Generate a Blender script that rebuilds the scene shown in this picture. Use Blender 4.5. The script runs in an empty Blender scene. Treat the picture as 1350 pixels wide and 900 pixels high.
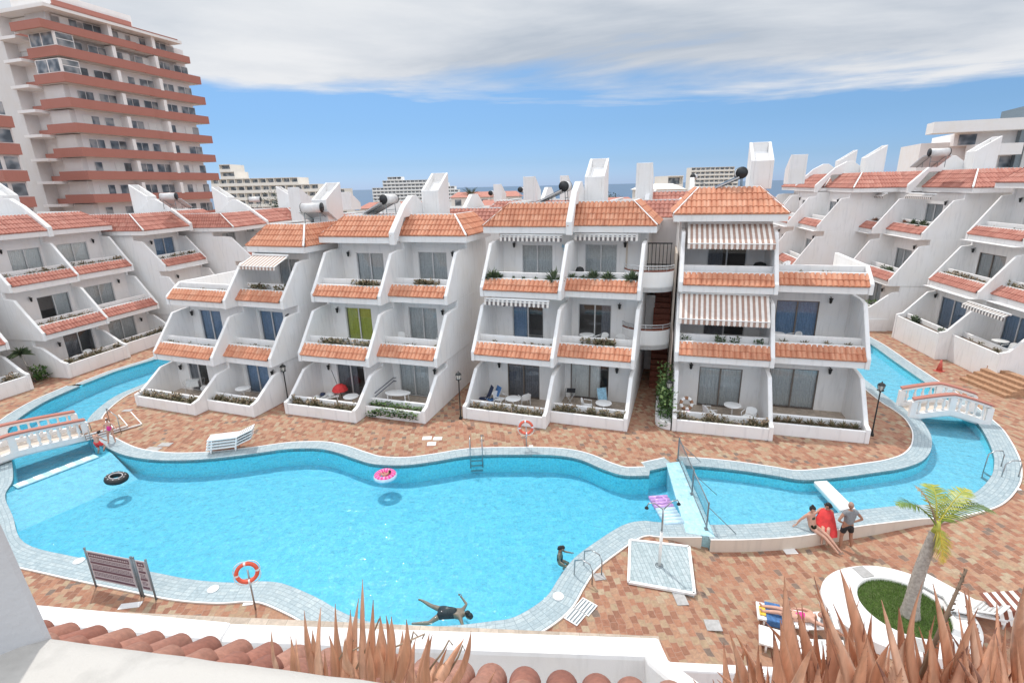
import bpy, bmesh, math, random
from math import sin, cos, pi, radians, hypot, atan2, sqrt
from mathutils import Vector, Matrix, noise
from mathutils.geometry import delaunay_2d_cdt
random.seed(11)
scene = bpy.context.scene
COL = scene.collection
# ------------------------------------------------------------------ camera
H = 11.7
FPX, PITCH, ROLL = 677.5, radians(16.86), radians(-1.325)
cam_d = bpy.data.cameras.new('camera'); cam = bpy.data.objects.new('camera', cam_d); COL.objects.link(cam)
cam_d.sensor_fit = 'HORIZONTAL'; cam_d.sensor_width = 36.0; cam_d.lens = FPX / 1350 * 36.0
cam_d.clip_start = 0.05; cam_d.clip_end = 60000
cam.matrix_world = Matrix.Translation((0, 0, H)) @ Matrix.Rotation(pi / 2 - PITCH, 4, 'X') @ Matrix.Rotation(ROLL, 4, 'Z')
scene.camera = cam

def ray(px, py):
    a, b = px - 675, py - 450
    X = a * cos(ROLL) + b * sin(ROLL); Y = -a * sin(ROLL) + b * cos(ROLL)
    u, v = X / FPX, -Y / FPX
    return (u, cos(PITCH) + v * sin(PITCH), -sin(PITCH) + v * cos(PITCH))
def at(px, py, z=0.0):          # survey point: where that sight line meets the level z
    d = ray(px, py); t = (z - H) / d[2]
    return Vector((d[0] * t, d[1] * t, z))
def atY(px, py, Y):             # survey point at distance Y
    d = ray(px, py); t = Y / d[1]
    return Vector((d[0] * t, Y, H + d[2] * t))

# ------------------------------------------------------------------ object helpers
def link(name, data, parent=None):
    o = bpy.data.objects.new(name, data); COL.objects.link(o)
    if parent is not None: o.parent = parent
    return o
def tag(o, label=None, cat=None, group=None, kind=None):
    if label: o['label'] = label
    if cat: o['category'] = cat
    if group: o['group'] = group
    if kind: o['kind'] = kind
    return o
def thing(name, loc, rz=0.0, label=None, cat=None, group=None):
    o = link(name, None); o.location = loc; o.rotation_euler = (0, 0, rz); o.empty_display_size = .3
    return tag(o, label, cat, group)
def copy_tree(o, parent=None):
    c = o.copy(); COL.objects.link(c); c.parent = parent
    for ch in list(o.children): copy_tree(ch, c)
    return c

class MB:
    def __init__(s): s.v = []; s.f = []; s.t = []; s.m = []; s.uv = None; s.sm = []
    def add(s, vs, fs, tint=.5, mat=0, smooth=False):
        n = len(s.v); s.v += [tuple(p) for p in vs]
        for i, f in enumerate(fs):
            s.f.append([n + k for k in f]); s.t.append(tint[i] if isinstance(tint, list) else tint); s.m.append(mat); s.sm.append(smooth)
        return s
    def box(s, x0, x1, y0, y1, z0, z1, **k):
        vs = [(x, y, z) for z in (z0, z1) for y in (y0, y1) for x in (x0, x1)]
        return s.add(vs, [(0, 2, 3, 1), (4, 5, 7, 6), (0, 1, 5, 4), (2, 6, 7, 3), (0, 4, 6, 2), (1, 3, 7, 5)], **k)
    def prism_x(s, x0, x1, prof, **k):      # prof: (y, z) polygon pushed along x
        n = len(prof); a = [(x0, y, z) for y, z in prof]; b = [(x1, y, z) for y, z in prof]
        ar = sum(prof[i][0] * prof[(i + 1) % n][1] - prof[(i + 1) % n][0] * prof[i][1] for i in range(n))
        A = list(range(n)); B = [n + i for i in range(n)]
        if ar > 0: caps = [A[::-1], B]; sd = [(i, (i + 1) % n, n + (i + 1) % n, n + i) for i in range(n)]
        else: caps = [A, B[::-1]]; sd = [(i, n + i, n + (i + 1) % n, (i + 1) % n) for i in range(n)]
        return s.add(a + b, caps + sd, **k)
    def prism_z(s, poly, z0, z1, **k):
        n = len(poly); ar = sum(poly[i][0] * poly[(i + 1) % n][1] - poly[(i + 1) % n][0] * poly[i][1] for i in range(n))
        if ar < 0: poly = poly[::-1]
        return s.add([(p[0], p[1], z0) for p in poly] + [(p[0], p[1], z1) for p in poly],
                     [list(range(n))[::-1], [n + i for i in range(n)]] + [(i, (i + 1) % n, n + (i + 1) % n, n + i) for i in range(n)], **k)
    def obox(s, a, b, w, h, up=(0, 0, 1), **k):     # beam from a to b, width w, height h
        a, b = Vector(a), Vector(b); d = (b - a).normalized(); sd = d.cross(Vector(up)).normalized() * w / 2; u = sd.cross(d).normalized() * h / 2
        vs = [a - sd - u, a + sd - u, a + sd + u, a - sd + u, b - sd - u, b + sd - u, b + sd + u, b - sd + u]
        return s.add(vs, [(0, 1, 2, 3), (7, 6, 5, 4), (0, 4, 5, 1), (1, 5, 6, 2), (2, 6, 7, 3), (3, 7, 4, 0)], **k)
    def tube(s, pts, r, n=8, cap=True, **k):
        pts = [Vector(p) for p in pts]; R = r if isinstance(r, (list, tuple)) else [r] * len(pts)
        vs = []; fs = []; k.setdefault('smooth', True)
        ref = Vector((0, 0, 1))
        for i, p in enumerate(pts):
            d = (pts[min(i + 1, len(pts) - 1)] - pts[max(i - 1, 0)]).normalized()
            q = ref if abs(d.dot(ref)) < .95 else Vector((1, 0, 0))
            a = d.cross(q).normalized(); b = d.cross(a)
            for j in range(n): vs.append(p + (a * cos(2 * pi * j / n) + b * sin(2 * pi * j / n)) * R[i])
        for i in range(len(pts) - 1):
            for j in range(n): fs.append((i * n + j, i * n + (j + 1) % n, (i + 1) * n + (j + 1) % n, (i + 1) * n + j))
        if cap: fs += [list(range(n))[::-1], [(len(pts) - 1) * n + j for j in range(n)]]
        return s.add(vs, fs, **k)
    def lathe(s, prof, c=(0, 0, 0), n=12, **k):     # prof (r, z)
        vs = []; fs = []; k.setdefault('smooth', True)
        for r, z in prof:
            for j in range(n): vs.append((c[0] + r * cos(2 * pi * j / n), c[1] + r * sin(2 * pi * j / n), c[2] + z))
        for i in range(len(prof) - 1):
            for j in range(n): fs.append((i * n + j, i * n + (j + 1) % n, (i + 1) * n + (j + 1) % n, (i + 1) * n + j))
        fs += [list(range(n))[::-1], [(len(prof) - 1) * n + j for j in range(n)]]
        return s.add(vs, fs, **k)
    def torus(s, R, r, c=(0, 0, 0), n=28, m=10, M=None, fn=None, **k):
        vs = []; k.setdefault('smooth', True)
        for i in range(n):
            for j in range(m):
                a, b = 2 * pi * i / n, 2 * pi * j / m
                p = Vector(((R + r * cos(b)) * cos(a), (R + r * cos(b)) * sin(a), r * sin(b)))
                if M: p = M @ p
                vs.append(p + Vector(c))
        for i in range(n):
            mi = fn(i) if fn else k.get('mat', 0); kk = dict(k); kk['mat'] = mi
            fs = [(i * m + j, ((i + 1) % n) * m + j, ((i + 1) % n) * m + (j + 1) % m, i * m + (j + 1) % m) for j in range(m)]
            if i == 0: base = len(s.v); s.add(vs, fs, **kk)
            else:
                for f in fs: s.f.append([base + q for q in f]); s.t.append(.5); s.m.append(mi); s.sm.append(True)
        return s
    def build(s, name, mats, parent=None, bevel=0, loc=None):
        me = bpy.data.meshes.new(name); me.from_pydata(s.v, [], s.f)
        if not isinstance(mats, (list, tuple)): mats = [mats]
        for m in mats: me.materials.append(m)
        at_ = me.attributes.new('tint', 'FLOAT', 'FACE'); at_.data.foreach_set('value', s.t)
        me.polygons.foreach_set('material_index', s.m); me.polygons.foreach_set('use_smooth', s.sm)
        if s.uv:
            l = me.uv_layers.new(name='uv'); k = 0; u = []
            for f in s.f:
                for i in f: u += list(s.uv[i])
            l.data.foreach_set('uv', u)
        me.update()
        o = link(name, me, parent)
        if loc is not None: o.location = loc
        if bevel:
            b = o.modifiers.new('b', 'BEVEL'); b.width = bevel; b.segments = 2; b.limit_method = 'ANGLE'; b.angle_limit = radians(40)
        return o

# ------------------------------------------------------------------ materials
def newmat(name):
    m = bpy.data.materials.new(name); m.use_nodes = True; nt = m.node_tree
    return m, nt, nt.nodes['Principled BSDF'], nt.nodes['Material Output']
def N(nt, t, **k):
    n = nt.nodes.new(t)
    for a, b in k.items():
        if a.startswith('i_'): n.inputs[a[2:].replace('_', ' ')].default_value = b
        else: setattr(n, a, b)
    return n
def ramp(nt, stops, interp='LINEAR'):
    r = nt.nodes.new('ShaderNodeValToRGB'); r.color_ramp.interpolation = interp; e = r.color_ramp.elements
    while len(e) < len(stops): e.new(.5)
    for i, (p, c) in enumerate(stops): e[i].position = p; e[i].color = (*c, 1)
    return r
def mix(nt, fac, a, b, bt='MIX'):
    m = nt.nodes.new('ShaderNodeMix'); m.data_type = 'RGBA'; m.blend_type = bt
    for sock, val in ((m.inputs[0], fac), (m.inputs[6], a), (m.inputs[7], b)):
        if hasattr(val, 'links'): nt.links.new(val, sock)
        elif isinstance(val, (int, float)): sock.default_value = val
        else: sock.default_value = (*val, 1)
    return m.outputs[2]
def noise_n(nt, scale, detail=4, vec=None, rough=.55):
    n = N(nt, 'ShaderNodeTexNoise'); n.inputs['Scale'].default_value = scale; n.inputs['Detail'].default_value = detail; n.inputs['Roughness'].default_value = rough
    if vec is not None: nt.links.new(vec, n.inputs['Vector'])
    return n
def bump(nt, bs, h, st=.3, dist=.02):
    b = N(nt, 'ShaderNodeBump'); b.inputs['Strength'].default_value = st; b.inputs['Distance'].default_value = dist
    nt.links.new(h, b.inputs['Height']); nt.links.new(b.outputs[0], bs.inputs['Normal'])
def coords(nt, scale=(1, 1, 1), rot=(0, 0, 0), out='Object'):
    t = N(nt, 'ShaderNodeTexCoord'); m = N(nt, 'ShaderNodeMapping'); m.inputs['Scale'].default_value = scale; m.inputs['Rotation'].default_value = rot
    nt.links.new(t.outputs[out], m.inputs['Vector']); return m.outputs[0]
def simple(name, col, rough=.6, metal=0, var=.12, nscale=6, bst=0, spec=None):
    m, nt, bs, o = newmat(name)
    c = coords(nt); n = noise_n(nt, nscale, 4, c)
    dark = tuple(x * (1 - var) for x in col); lite = tuple(min(1, x * (1 + var)) for x in col)
    r = ramp(nt, [(.3, dark), (.7, lite)]); nt.links.new(n.outputs[0], r.inputs[0]); nt.links.new(r.outputs[0], bs.inputs['Base Color'])
    bs.inputs['Roughness'].default_value = rough; bs.inputs['Metallic'].default_value = metal
    if bst: bump(nt, bs, n.outputs[0], bst)
    return m
def stucco(name, col, dirt=.18):
    m, nt, bs, o = newmat(name)
    c = coords(nt); n1 = noise_n(nt, .7, 5, c); n2 = noise_n(nt, 2.2, 6, coords(nt, (2.5, 2.5, .35))); n3 = noise_n(nt, 55, 3, c)
    dark = tuple(x * (1 - dirt) for x in col); warm = (col[0] * .97, col[1] * .945, col[2] * .91)
    r1 = ramp(nt, [(.42, col), (.75, warm)]); nt.links.new(n1.outputs[0], r1.inputs[0])
    r2 = ramp(nt, [(.52, (0, 0, 0)), (.8, (1, 1, 1))]); nt.links.new(n2.outputs[0], r2.inputs[0])
    g = mix(nt, r2.outputs[0], r1.outputs[0], dark)
    nt.links.new(g, bs.inputs['Base Color']); bs.inputs['Roughness'].default_value = .9
    bump(nt, bs, n3.outputs[0], .25, .01)
    return m
def tile_mat(name, stops):
    m, nt, bs, o = newmat(name)
    a = N(nt, 'ShaderNodeAttribute', attribute_name='tint'); r = ramp(nt, stops); nt.links.new(a.outputs['Fac'], r.inputs[0])
    n = noise_n(nt, 1.3, 5, coords(nt)); r2 = ramp(nt, [(.5, (0, 0, 0)), (.8, (.35, .35, .35))]); nt.links.new(n.outputs[0], r2.inputs[0])
    n3 = noise_n(nt, 30, 4, coords(nt)); r3 = ramp(nt, [(.3, (.8, .8, .8)), (.7, (1.12, 1.12, 1.12))]); nt.links.new(n3.outputs[0], r3.inputs[0])
    c = mix(nt, r2.outputs[0], r.outputs[0], (stops[0][1][0] * .62, stops[0][1][1] * .7, stops[0][1][2] * .8)); c = mix(nt, 1., c, r3.outputs[0], 'MULTIPLY')
    nt.links.new(c, bs.inputs['Base Color']); bs.inputs['Roughness'].default_value = .75; bump(nt, bs, n3.outputs[0], .3, .01)
    return m
def leaf_mat(name, stops, rough=.6):
    m, nt, bs, o = newmat(name)
    a = N(nt, 'ShaderNodeAttribute', attribute_name='tint'); r = ramp(nt, stops); nt.links.new(a.outputs['Fac'], r.inputs[0])
    n = noise_n(nt, 9, 3, coords(nt)); r3 = ramp(nt, [(.3, (.75, .75, .75)), (.7, (1.15, 1.15, 1.15))]); nt.links.new(n.outputs[0], r3.inputs[0])
    nt.links.new(mix(nt, 1., r.outputs[0], r3.outputs[0], 'MULTIPLY'), bs.inputs['Base Color']); bs.inputs['Roughness'].default_value = rough
    return m

M = {}
M['white'] = stucco('white_stucco', (.84, .832, .826), .17)
M['white_clean'] = stucco('white_trim', (.83, .822, .815), .10)
M['pinkish'] = stucco('pale_pink_stucco', (.83, .79, .775), .12)
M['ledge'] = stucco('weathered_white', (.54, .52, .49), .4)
M['beige'] = stucco('beige_render', (.66, .58, .50), .15)
M['cream'] = stucco('cream_render', (.88, .83, .76), .06)  # paled for distance, haze put into the base colour
M['hotelwhite'] = stucco('hotel_white_render', (.88, .88, .87), .05)
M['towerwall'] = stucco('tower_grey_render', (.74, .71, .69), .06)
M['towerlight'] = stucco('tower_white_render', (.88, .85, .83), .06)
M['brickred'] = stucco('tower_brick_red_render', (.45, .19, .15), .1)
M['tile'] = tile_mat('orange_clay_tile', [(0, (.42, .155, .085)), (.3, (.57, .235, .135)), (.7, (.65, .30, .18)), (1, (.72, .41, .28))])
M['tile_red'] = tile_mat('red_clay_tile', [(0, (.32, .11, .08)), (.3, (.45, .175, .13)), (.7, (.53, .225, .17)), (1, (.60, .32, .25))])
M['tile_brown'] = tile_mat('brown_barrel_tile', [(0, (.34, .13, .09)), (.5, (.47, .20, .14)), (1, (.56, .29, .21))])
M['dark'] = simple('dark_interior', (.03, .03, .035), .9)
M['room'] = simple('dark_backing', (.10, .085, .075), .9)  # darkness of the unlit interior put into the backing colour
M['alu'] = simple('aluminium_frame', (.62, .62, .62), .4, .3, .06)
M['browntrim'] = simple('bronze_frame', (.20, .17, .15), .5, .3, .1)
M['steel'] = simple('stainless_steel', (.42, .44, .45), .28, .9, .1)
M['greymetal'] = simple('painted_grey_metal', (.22, .26, .28), .45, .4, .15)
M['blackmetal'] = simple('black_painted_metal', (.02, .022, .022), .5, .2, .3)
M['wood'] = simple('dark_red_wood', (.20, .06, .035), .6, 0, .3, 12)
M['brownwood'] = simple('brown_wood', (.30, .15, .08), .6, 0, .3, 12)
M['plastic'] = simple('white_plastic', (.83, .83, .82), .4, 0, .04)
M['blue'] = simple('blue_fabric', (.06, .16, .36), .8, 0, .3, 18)
M['navy'] = simple('navy_fabric', (.02, .03, .07), .8, 0, .3, 18)
M['lightblue'] = simple('light_blue_fabric', (.30, .52, .66), .8, 0, .25, 12)
M['red'] = simple('red_fabric', (.70, .05, .05), .75, 0, .2, 8, .2)
M['magenta'] = simple('magenta_fabric', (.75, .05, .28), .75, 0, .2, 8)
M['black'] = simple('black_fabric', (.015, .016, .02), .7, 0, .3, 8)
M['greycloth'] = simple('grey_cotton', (.24, .24, .25), .9, 0, .12, 20, .2)
M['orange'] = simple('orange_plastic', (.80, .13, .07), .45, 0, .12)
M['yellow'] = simple('yellow_fabric', (.75, .50, .06), .7, 0, .15)
M['purple'] = simple('purple_fabric', (.22, .04, .22), .8, 0, .3, 18)
M['pinkplastic'] = simple('pink_vinyl', (.85, .22, .42), .3, 0, .15)
M['lilac'] = simple('lilac_vinyl', (.55, .34, .66), .3, 0, .2)
M['clearvinyl'] = simple('pale_vinyl', (.55, .74, .85), .25, 0, .15)
M['skin'] = simple('fair_skin', (.58, .33, .24), .55, 0, .1, 10)
M['skin_tan'] = simple('tanned_skin', (.40, .20, .13), .55, 0, .1, 10)
M['hair'] = simple('dark_hair', (.02, .014, .012), .6, 0, .4, 40)
M['haircol'] = simple('grey_stubble', (.42, .26, .20), .6, 0, .2, 40)
M['cone'] = simple('faded_red_plastic', (.62, .13, .10), .5, 0, .15)
M['concrete'] = simple('grey_concrete', (.42, .41, .40), .9, 0, .15, 9, .3)
M['soil'] = simple('dry_soil', (.14, .10, .075), .95, 0, .3, 12, .6)
M['solar'] = simple('solar_collector_glass', (.06, .075, .09), .15, 0, .2)
M['tank'] = simple('white_enamel_tank', (.72, .71, .70), .35, 0, .08)
M['tankdark'] = simple('black_tank_end', (.02, .022, .025), .5, 0, .2)
M['stone'] = simple('brown_stone_step', (.42, .24, .14), .85, 0, .25, 8, .4)
M['lampglass'] = simple('frosted_lamp_glass', (.55, .53, .48), .2)
M['curtain_grey'] = simple('grey_curtain', (.62, .63, .62), .9, 0, .12, 10)
M['curtain_white'] = simple('pale_curtain', (.86, .84, .80), .9, 0, .08, 10)
M['curtain_blue'] = simple('blue_curtain', (.22, .34, .50), .9, 0, .15, 10)
M['curtain_green'] = simple('olive_green_curtain', (.52, .56, .07), .9, 0, .12, 10)
M['curtain_pink'] = simple('brown_pink_curtain', (.62, .42, .38), .9, 0, .15, 10)
M['curtain_dark'] = simple('dark_curtain', (.22, .22, .24), .9, 0, .2, 10)
M['awn_light'] = simple('cream_awning_canvas', (.78, .73, .68), .9, 0, .06)
M['awn_dark'] = simple('brown_awning_canvas', (.38, .25, .20), .9, 0, .1)
M['awn_black'] = simple('dark_awning_canvas', (.16, .14, .14), .9, 0, .1)
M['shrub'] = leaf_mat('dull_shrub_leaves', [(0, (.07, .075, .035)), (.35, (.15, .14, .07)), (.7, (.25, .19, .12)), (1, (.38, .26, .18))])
M['green'] = leaf_mat('green_leaves', [(0, (.02, .05, .012)), (.5, (.06, .13, .03)), (1, (.17, .24, .07))])
M['succ'] = leaf_mat('grey_green_leaves', [(0, (.04, .065, .035)), (.6, (.08, .12, .06)), (1, (.16, .20, .10))])
M['darkgreen'] = leaf_mat('dark_tree_leaves', [(0, (.015, .03, .012)), (.6, (.04, .07, .03)), (1, (.08, .12, .05))])
M['aloe'] = leaf_mat('copper_aloe_leaves', [(0, (.24, .11, .08)), (.2, (.55, .27, .17)), (.6, (.74, .39, .24)), (1, (.80, .52, .37))], .45)
def streak(m):
    nt = m.node_tree
    for n_ in nt.nodes:
        if n_.type == 'TEX_NOISE':
            c = coords(nt, (70, 70, 5)); nt.links.new(c, n_.inputs['Vector']); n_.inputs['Scale'].default_value = 1; n_.inputs['Detail'].default_value = 5
streak(M['aloe'])
M['deadleaf'] = leaf_mat('dry_stalks', [(0, (.16, .10, .06)), (1, (.48, .36, .25))])
M['palmleaf'] = leaf_mat('palm_leaflets', [(0, (.06, .11, .02)), (.35, (.17, .26, .04)), (.6, (.42, .42, .06)), (.8, (.66, .48, .06)), (1, (.52, .36, .27))], .45)
M['bark'] = simple('grey_palm_bark', (.36, .32, .28), .9, 0, .25, 14, .6)

def glass_mat():
    m, nt, bs, o = newmat('window_glass'); nt.nodes.remove(bs)
    g = N(nt, 'ShaderNodeBsdfGlossy'); g.inputs['Roughness'].default_value = .03; g.inputs['Color'].default_value = (.8, .88, .95, 1)
    t = N(nt, 'ShaderNodeBsdfTransparent'); t.inputs['Color'].default_value = (.95, .97, .98, 1)
    f = N(nt, 'ShaderNodeFresnel'); f.inputs['IOR'].default_value = 1.5
    ad = N(nt, 'ShaderNodeMath', operation='ADD'); ad.inputs[1].default_value = .05; nt.links.new(f.outputs[0], ad.inputs[0])
    x = N(nt, 'ShaderNodeMixShader'); nt.links.new(ad.outputs[0], x.inputs[0]); nt.links.new(t.outputs[0], x.inputs[1]); nt.links.new(g.outputs[0], x.inputs[2]); nt.links.new(x.outputs[0], o.inputs['Surface'])
    return m
M['glass'] = glass_mat()
def farglass():
    m, nt, bs, o = newmat('far_window'); c = noise_n(nt, .9, 1, coords(nt)); r = ramp(nt, [(.35, (.09, .10, .11)), (.5, (.20, .22, .24)), (.65, (.42, .41, .40))]); nt.links.new(c.outputs[0], r.inputs[0])  # pane tones lightened, distance haze put into the colour
    nt.links.new(r.outputs[0], bs.inputs['Base Color']); bs.inputs['Roughness'].default_value = .15; return m
M['farglass'] = farglass()
M['towerglass'] = farglass(); M['towerglass'].name = 'tower_window'
def water_mat():
    m, nt, bs, o = newmat('pool_water'); nt.nodes.remove(bs)
    c = coords(nt)
    n1 = noise_n(nt, 1.6, 3, coords(nt, (1, 1.5, 1), (0, 0, .4))); n2 = noise_n(nt, 6.5, 3, c)
    a = N(nt, 'ShaderNodeMath', operation='MULTIPLY_ADD'); a.inputs[1].default_value = .35; nt.links.new(n2.outputs[0], a.inputs[0]); nt.links.new(n1.outputs[0], a.inputs[2])
    b = N(nt, 'ShaderNodeBump'); b.inputs['Strength'].default_value = .7; b.inputs['Distance'].default_value = .14; nt.links.new(a.outputs[0], b.inputs['Height'])
    g = N(nt, 'ShaderNodeBsdfGlossy'); g.inputs['Roughness'].default_value = .04
    rf = N(nt, 'ShaderNodeBsdfRefraction'); rf.inputs['IOR'].default_value = 1.05; rf.inputs['Roughness'].default_value = 0; rf.inputs['Color'].default_value = (.86, .97, 1, 1)
    t = N(nt, 'ShaderNodeBsdfTransparent'); t.inputs['Color'].default_value = (.80, .965, 1, 1)
    f = N(nt, 'ShaderNodeFresnel'); f.inputs['IOR'].default_value = 1.33
    for q in (g, f): nt.links.new(b.outputs[0], q.inputs['Normal'])
    x = N(nt, 'ShaderNodeMixShader'); nt.links.new(f.outputs[0], x.inputs[0]); nt.links.new(t.outputs[0], x.inputs[1]); nt.links.new(g.outputs[0], x.inputs[2]); nt.links.new(x.outputs[0], o.inputs['Surface'])
    return m
M['water'] = water_mat()
def brick_mat(name, cols, mortar, size, msize, rot=0, uv=False, rough=.7, warp=.0, offs=.5, rowh=None, dirt=0, bst=.4):
    m, nt, bs, o = newmat(name)
    c = coords(nt, (1, 1, 1), (0, 0, rot), 'UV' if uv else 'Object')
    if warp:
        nz = noise_n(nt, 2.2, 2, c); v = N(nt, 'ShaderNodeVectorMath', operation='SCALE'); v.inputs['Scale'].default_value = warp; nt.links.new(nz.outputs['Color'], v.inputs[0])
        w = N(nt, 'ShaderNodeVectorMath', operation='ADD'); nt.links.new(c, w.inputs[0]); nt.links.new(v.outputs[0], w.inputs[1]); c = w.outputs[0]
    b = N(nt, 'ShaderNodeTexBrick'); b.offset = offs; b.offset_frequency = 2; nt.links.new(c, b.inputs['Vector'])
    b.inputs['Color1'].default_value = (0, 0, 0, 1); b.inputs['Color2'].default_value = (1, 1, 1, 1); b.inputs['Mortar'].default_value = (.5, .5, .5, 1)
    b.inputs['Scale'].default_value = 1; b.inputs['Brick Width'].default_value = size; b.inputs['Row Height'].default_value = rowh or size; b.inputs['Mortar Size'].default_value = msize; b.inputs['Mortar Smooth'].default_value = .3
    r = ramp(nt, cols, 'CONSTANT' if len(cols) > 3 else 'LINEAR'); nt.links.new(b.outputs['Color'], r.inputs[0])
    n = noise_n(nt, 11, 5, c, .7); r3 = ramp(nt, [(.3, (.74, .74, .74)), (.7, (1.2, 1.2, 1.2))]); nt.links.new(n.outputs[0], r3.inputs[0])
    col = mix(nt, 1., r.outputs[0], r3.outputs[0], 'MULTIPLY')
    if dirt:
        nd = noise_n(nt, .55, 6, coords(nt), .65); rd = ramp(nt, [(.45, (0, 0, 0)), (.72, (dirt,) * 3)]); nt.links.new(nd.outputs[0], rd.inputs[0]); col = mix(nt, rd.outputs[0], col, cols[1][1])
    col = mix(nt, b.outputs['Fac'], col, mortar)
    nt.links.new(col, bs.inputs['Base Color']); bs.inputs['Roughness'].default_value = rough
    inv = N(nt, 'ShaderNodeMath', operation='SUBTRACT'); inv.inputs[0].default_value = 1; nt.links.new(b.outputs['Fac'], inv.inputs[1])
    ad = N(nt, 'ShaderNodeMath', operation='MULTIPLY_ADD'); ad.inputs[1].default_value = .35; nt.links.new(n.outputs[0], ad.inputs[0]); nt.links.new(inv.outputs[0], ad.inputs[2])
    bump(nt, bs, ad.outputs[0], bst, .012)
    return m
TERR = [(0, (.27, .125, .078)), (.12, (.37, .18, .11)), (.34, (.32, .145, .09)), (.46, (.40, .225, .14)), (.6, (.38, .275, .175)), (.74, (.41, .25, .16)), (.88, (.42, .325, .22)), (.96, (.19, .14, .11))]
M['deck'] = brick_mat('terracotta_stone_paving', TERR, (.36, .22, .16), .25, .008, rot=radians(84), warp=.18, rowh=.20, rough=.85, dirt=.45)
M['coping'] = brick_mat('pale_blue_pool_tile', [(0, (.33, .415, .45)), (.5, (.38, .465, .495)), (1, (.43, .505, .525))], (.23, .30, .34), .26, .009, uv=True, rowh=.13, offs=0, rough=.45, bst=.2)
M['poolwall'] = brick_mat('blue_pool_mosaic', [(0, (.20, .82, .94)), (.5, (.24, .88, .96)), (1, (.28, .90, .97))], (.30, .88, .95), .12, .008, rough=.4, offs=0, bst=.1)
M['poolfloor'] = brick_mat('cyan_pool_floor', [(0, (.12, .50, .66)), (.5, (.145, .545, .70)), (1, (.18, .58, .73))], (.17, .54, .68), .2, .006, rough=.5, offs=0, bst=.1)
M['poolfloor2'] = brick_mat('pale_pool_floor', [(0, (.22, .55, .69)), (.5, (.25, .59, .72)), (1, (.29, .62, .74))], (.25, .57, .70), .2, .006, rough=.5, offs=0, bst=.1)
M['divider'] = brick_mat('pale_blue_divider_tile', [(0, (.38, .66, .76)), (.5, (.44, .72, .80)), (1, (.5, .76, .84))], (.35, .6, .7), .2, .006, rough=.4, offs=0, bst=.1)
M['tray'] = brick_mat('shower_tray_tile', [(0, (.36, .44, .46)), (.5, (.41, .49, .51)), (1, (.46, .53, .55))], (.24, .31, .34), .6, .010, rot=radians(88), rowh=.13, rough=.5, bst=.3)
M['floor'] = brick_mat('terrace_floor_tile', [(0, (.42, .34, .27)), (.5, (.48, .39, .31)), (1, (.52, .43, .35))], (.32, .27, .22), .3, .006, rough=.5, offs=0, bst=.1)

# ------------------------------------------------------------------ shared shapes
def tile_sheet(mb, P0, U, V, width, length, lim=None, pitch=.24, course=.30, amp=.075, seg=6, mat=0):
    """barrel tile slope: P0 lower left, U along the eave, V up the slope; lim(s)->(a,b) cuts hips"""
    U = Vector(U).normalized(); V = Vector(V).normalized(); Nn = U.cross(V).normalized(); P0 = Vector(P0)
    nc = max(1, round(width / pitch)); pitch = width / nc; nr = max(1, round(length / course)); course = length / nr
    prof = [(i / seg, amp * (abs(cos(pi * i / seg)) ** .7 if True else 0)) for i in range(seg + 1)]
    base = [[random.random() for _ in range(nc)] for _ in range(nr)]
    for r in range(nr):
        s0, s1 = r * course - .02, (r + 1) * course
        for c in range(nc):
            vs = []
            for (s, lift) in ((s0, .035), (s1, .0), (s0, -.02)):
                a, b = lim(max(s, 0)) if lim else (0, width)
                for (t, h) in prof:
                    u = min(max((c + t) * pitch, a), b)
                    hh = h + lift if lift != -.02 else lift
                    vs.append(P0 + U * u + V * s + Nn * hh)
            if (vs[0] - vs[seg]).length < .01 and (vs[seg + 1] - vs[2 * seg + 1]).length < .01: continue
            n = seg + 1
            fs = [(i, i + 1, n + i + 1, n + i) for i in range(seg)] + [(2 * n + i, 2 * n + i + 1, i + 1, i) for i in range(seg)]
            t = min(1, max(0, base[r][c] * .55 + .22 + (.10 if r % 2 else 0)))
            mb.add(vs, fs, tint=t, mat=mat, smooth=False)
def leaf_clump(mb, c, size, n, ls=.09, up=.5, tint=(0, 1)):
    """n small pointed leaves spread through a box volume"""
    cx, cy, cz = c; sx, sy, sz = size
    for _ in range(n):
        x = cx + random.uniform(-sx, sx) / 2; y = cy + random.uniform(-sy, sy) / 2; z = cz + random.uniform(0, 1) ** 1.3 * sz
        a = random.uniform(0, 2 * pi); e = random.uniform(.1, 1.3) * up + random.uniform(-.3, .3); L = ls * random.uniform(.6, 1.5); w = L * .28
        d = Vector((cos(a) * cos(e), sin(a) * cos(e), sin(e))) * L; sd = Vector((-sin(a), cos(a), random.uniform(-.5, .5))) * w
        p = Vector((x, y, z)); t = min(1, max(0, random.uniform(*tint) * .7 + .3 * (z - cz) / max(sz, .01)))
        mb.add([p - sd * .4, p + d * .5 - sd, p + d, p + d * .5 + sd, p + sd * .4], [(0, 1, 2, 3, 4)], tint=t)
def rosette(mb, c, r, n=22, w=.05, tint=(.1, 1), droop=.4, hgt=1.):
    """spiky rosette of blades"""
    for i in range(n):
        a = random.uniform(0, 2 * pi); e = random.uniform(.15, 1.35); L = r * random.uniform(.7, 1.1)
        d = Vector((cos(a) * cos(e), sin(a) * cos(e), sin(e) * hgt)); sd = Vector((-sin(a), cos(a), 0)) * w; p = Vector(c); q = p + d * L * .55; t = p + d * L - Vector((0, 0, droop * L * cos(e) * .5))
        mb.add([p - sd * .7, p + sd * .7, q + sd, t, q - sd], [(0, 1, 2, 3, 4)], tint=random.uniform(*tint))
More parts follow.
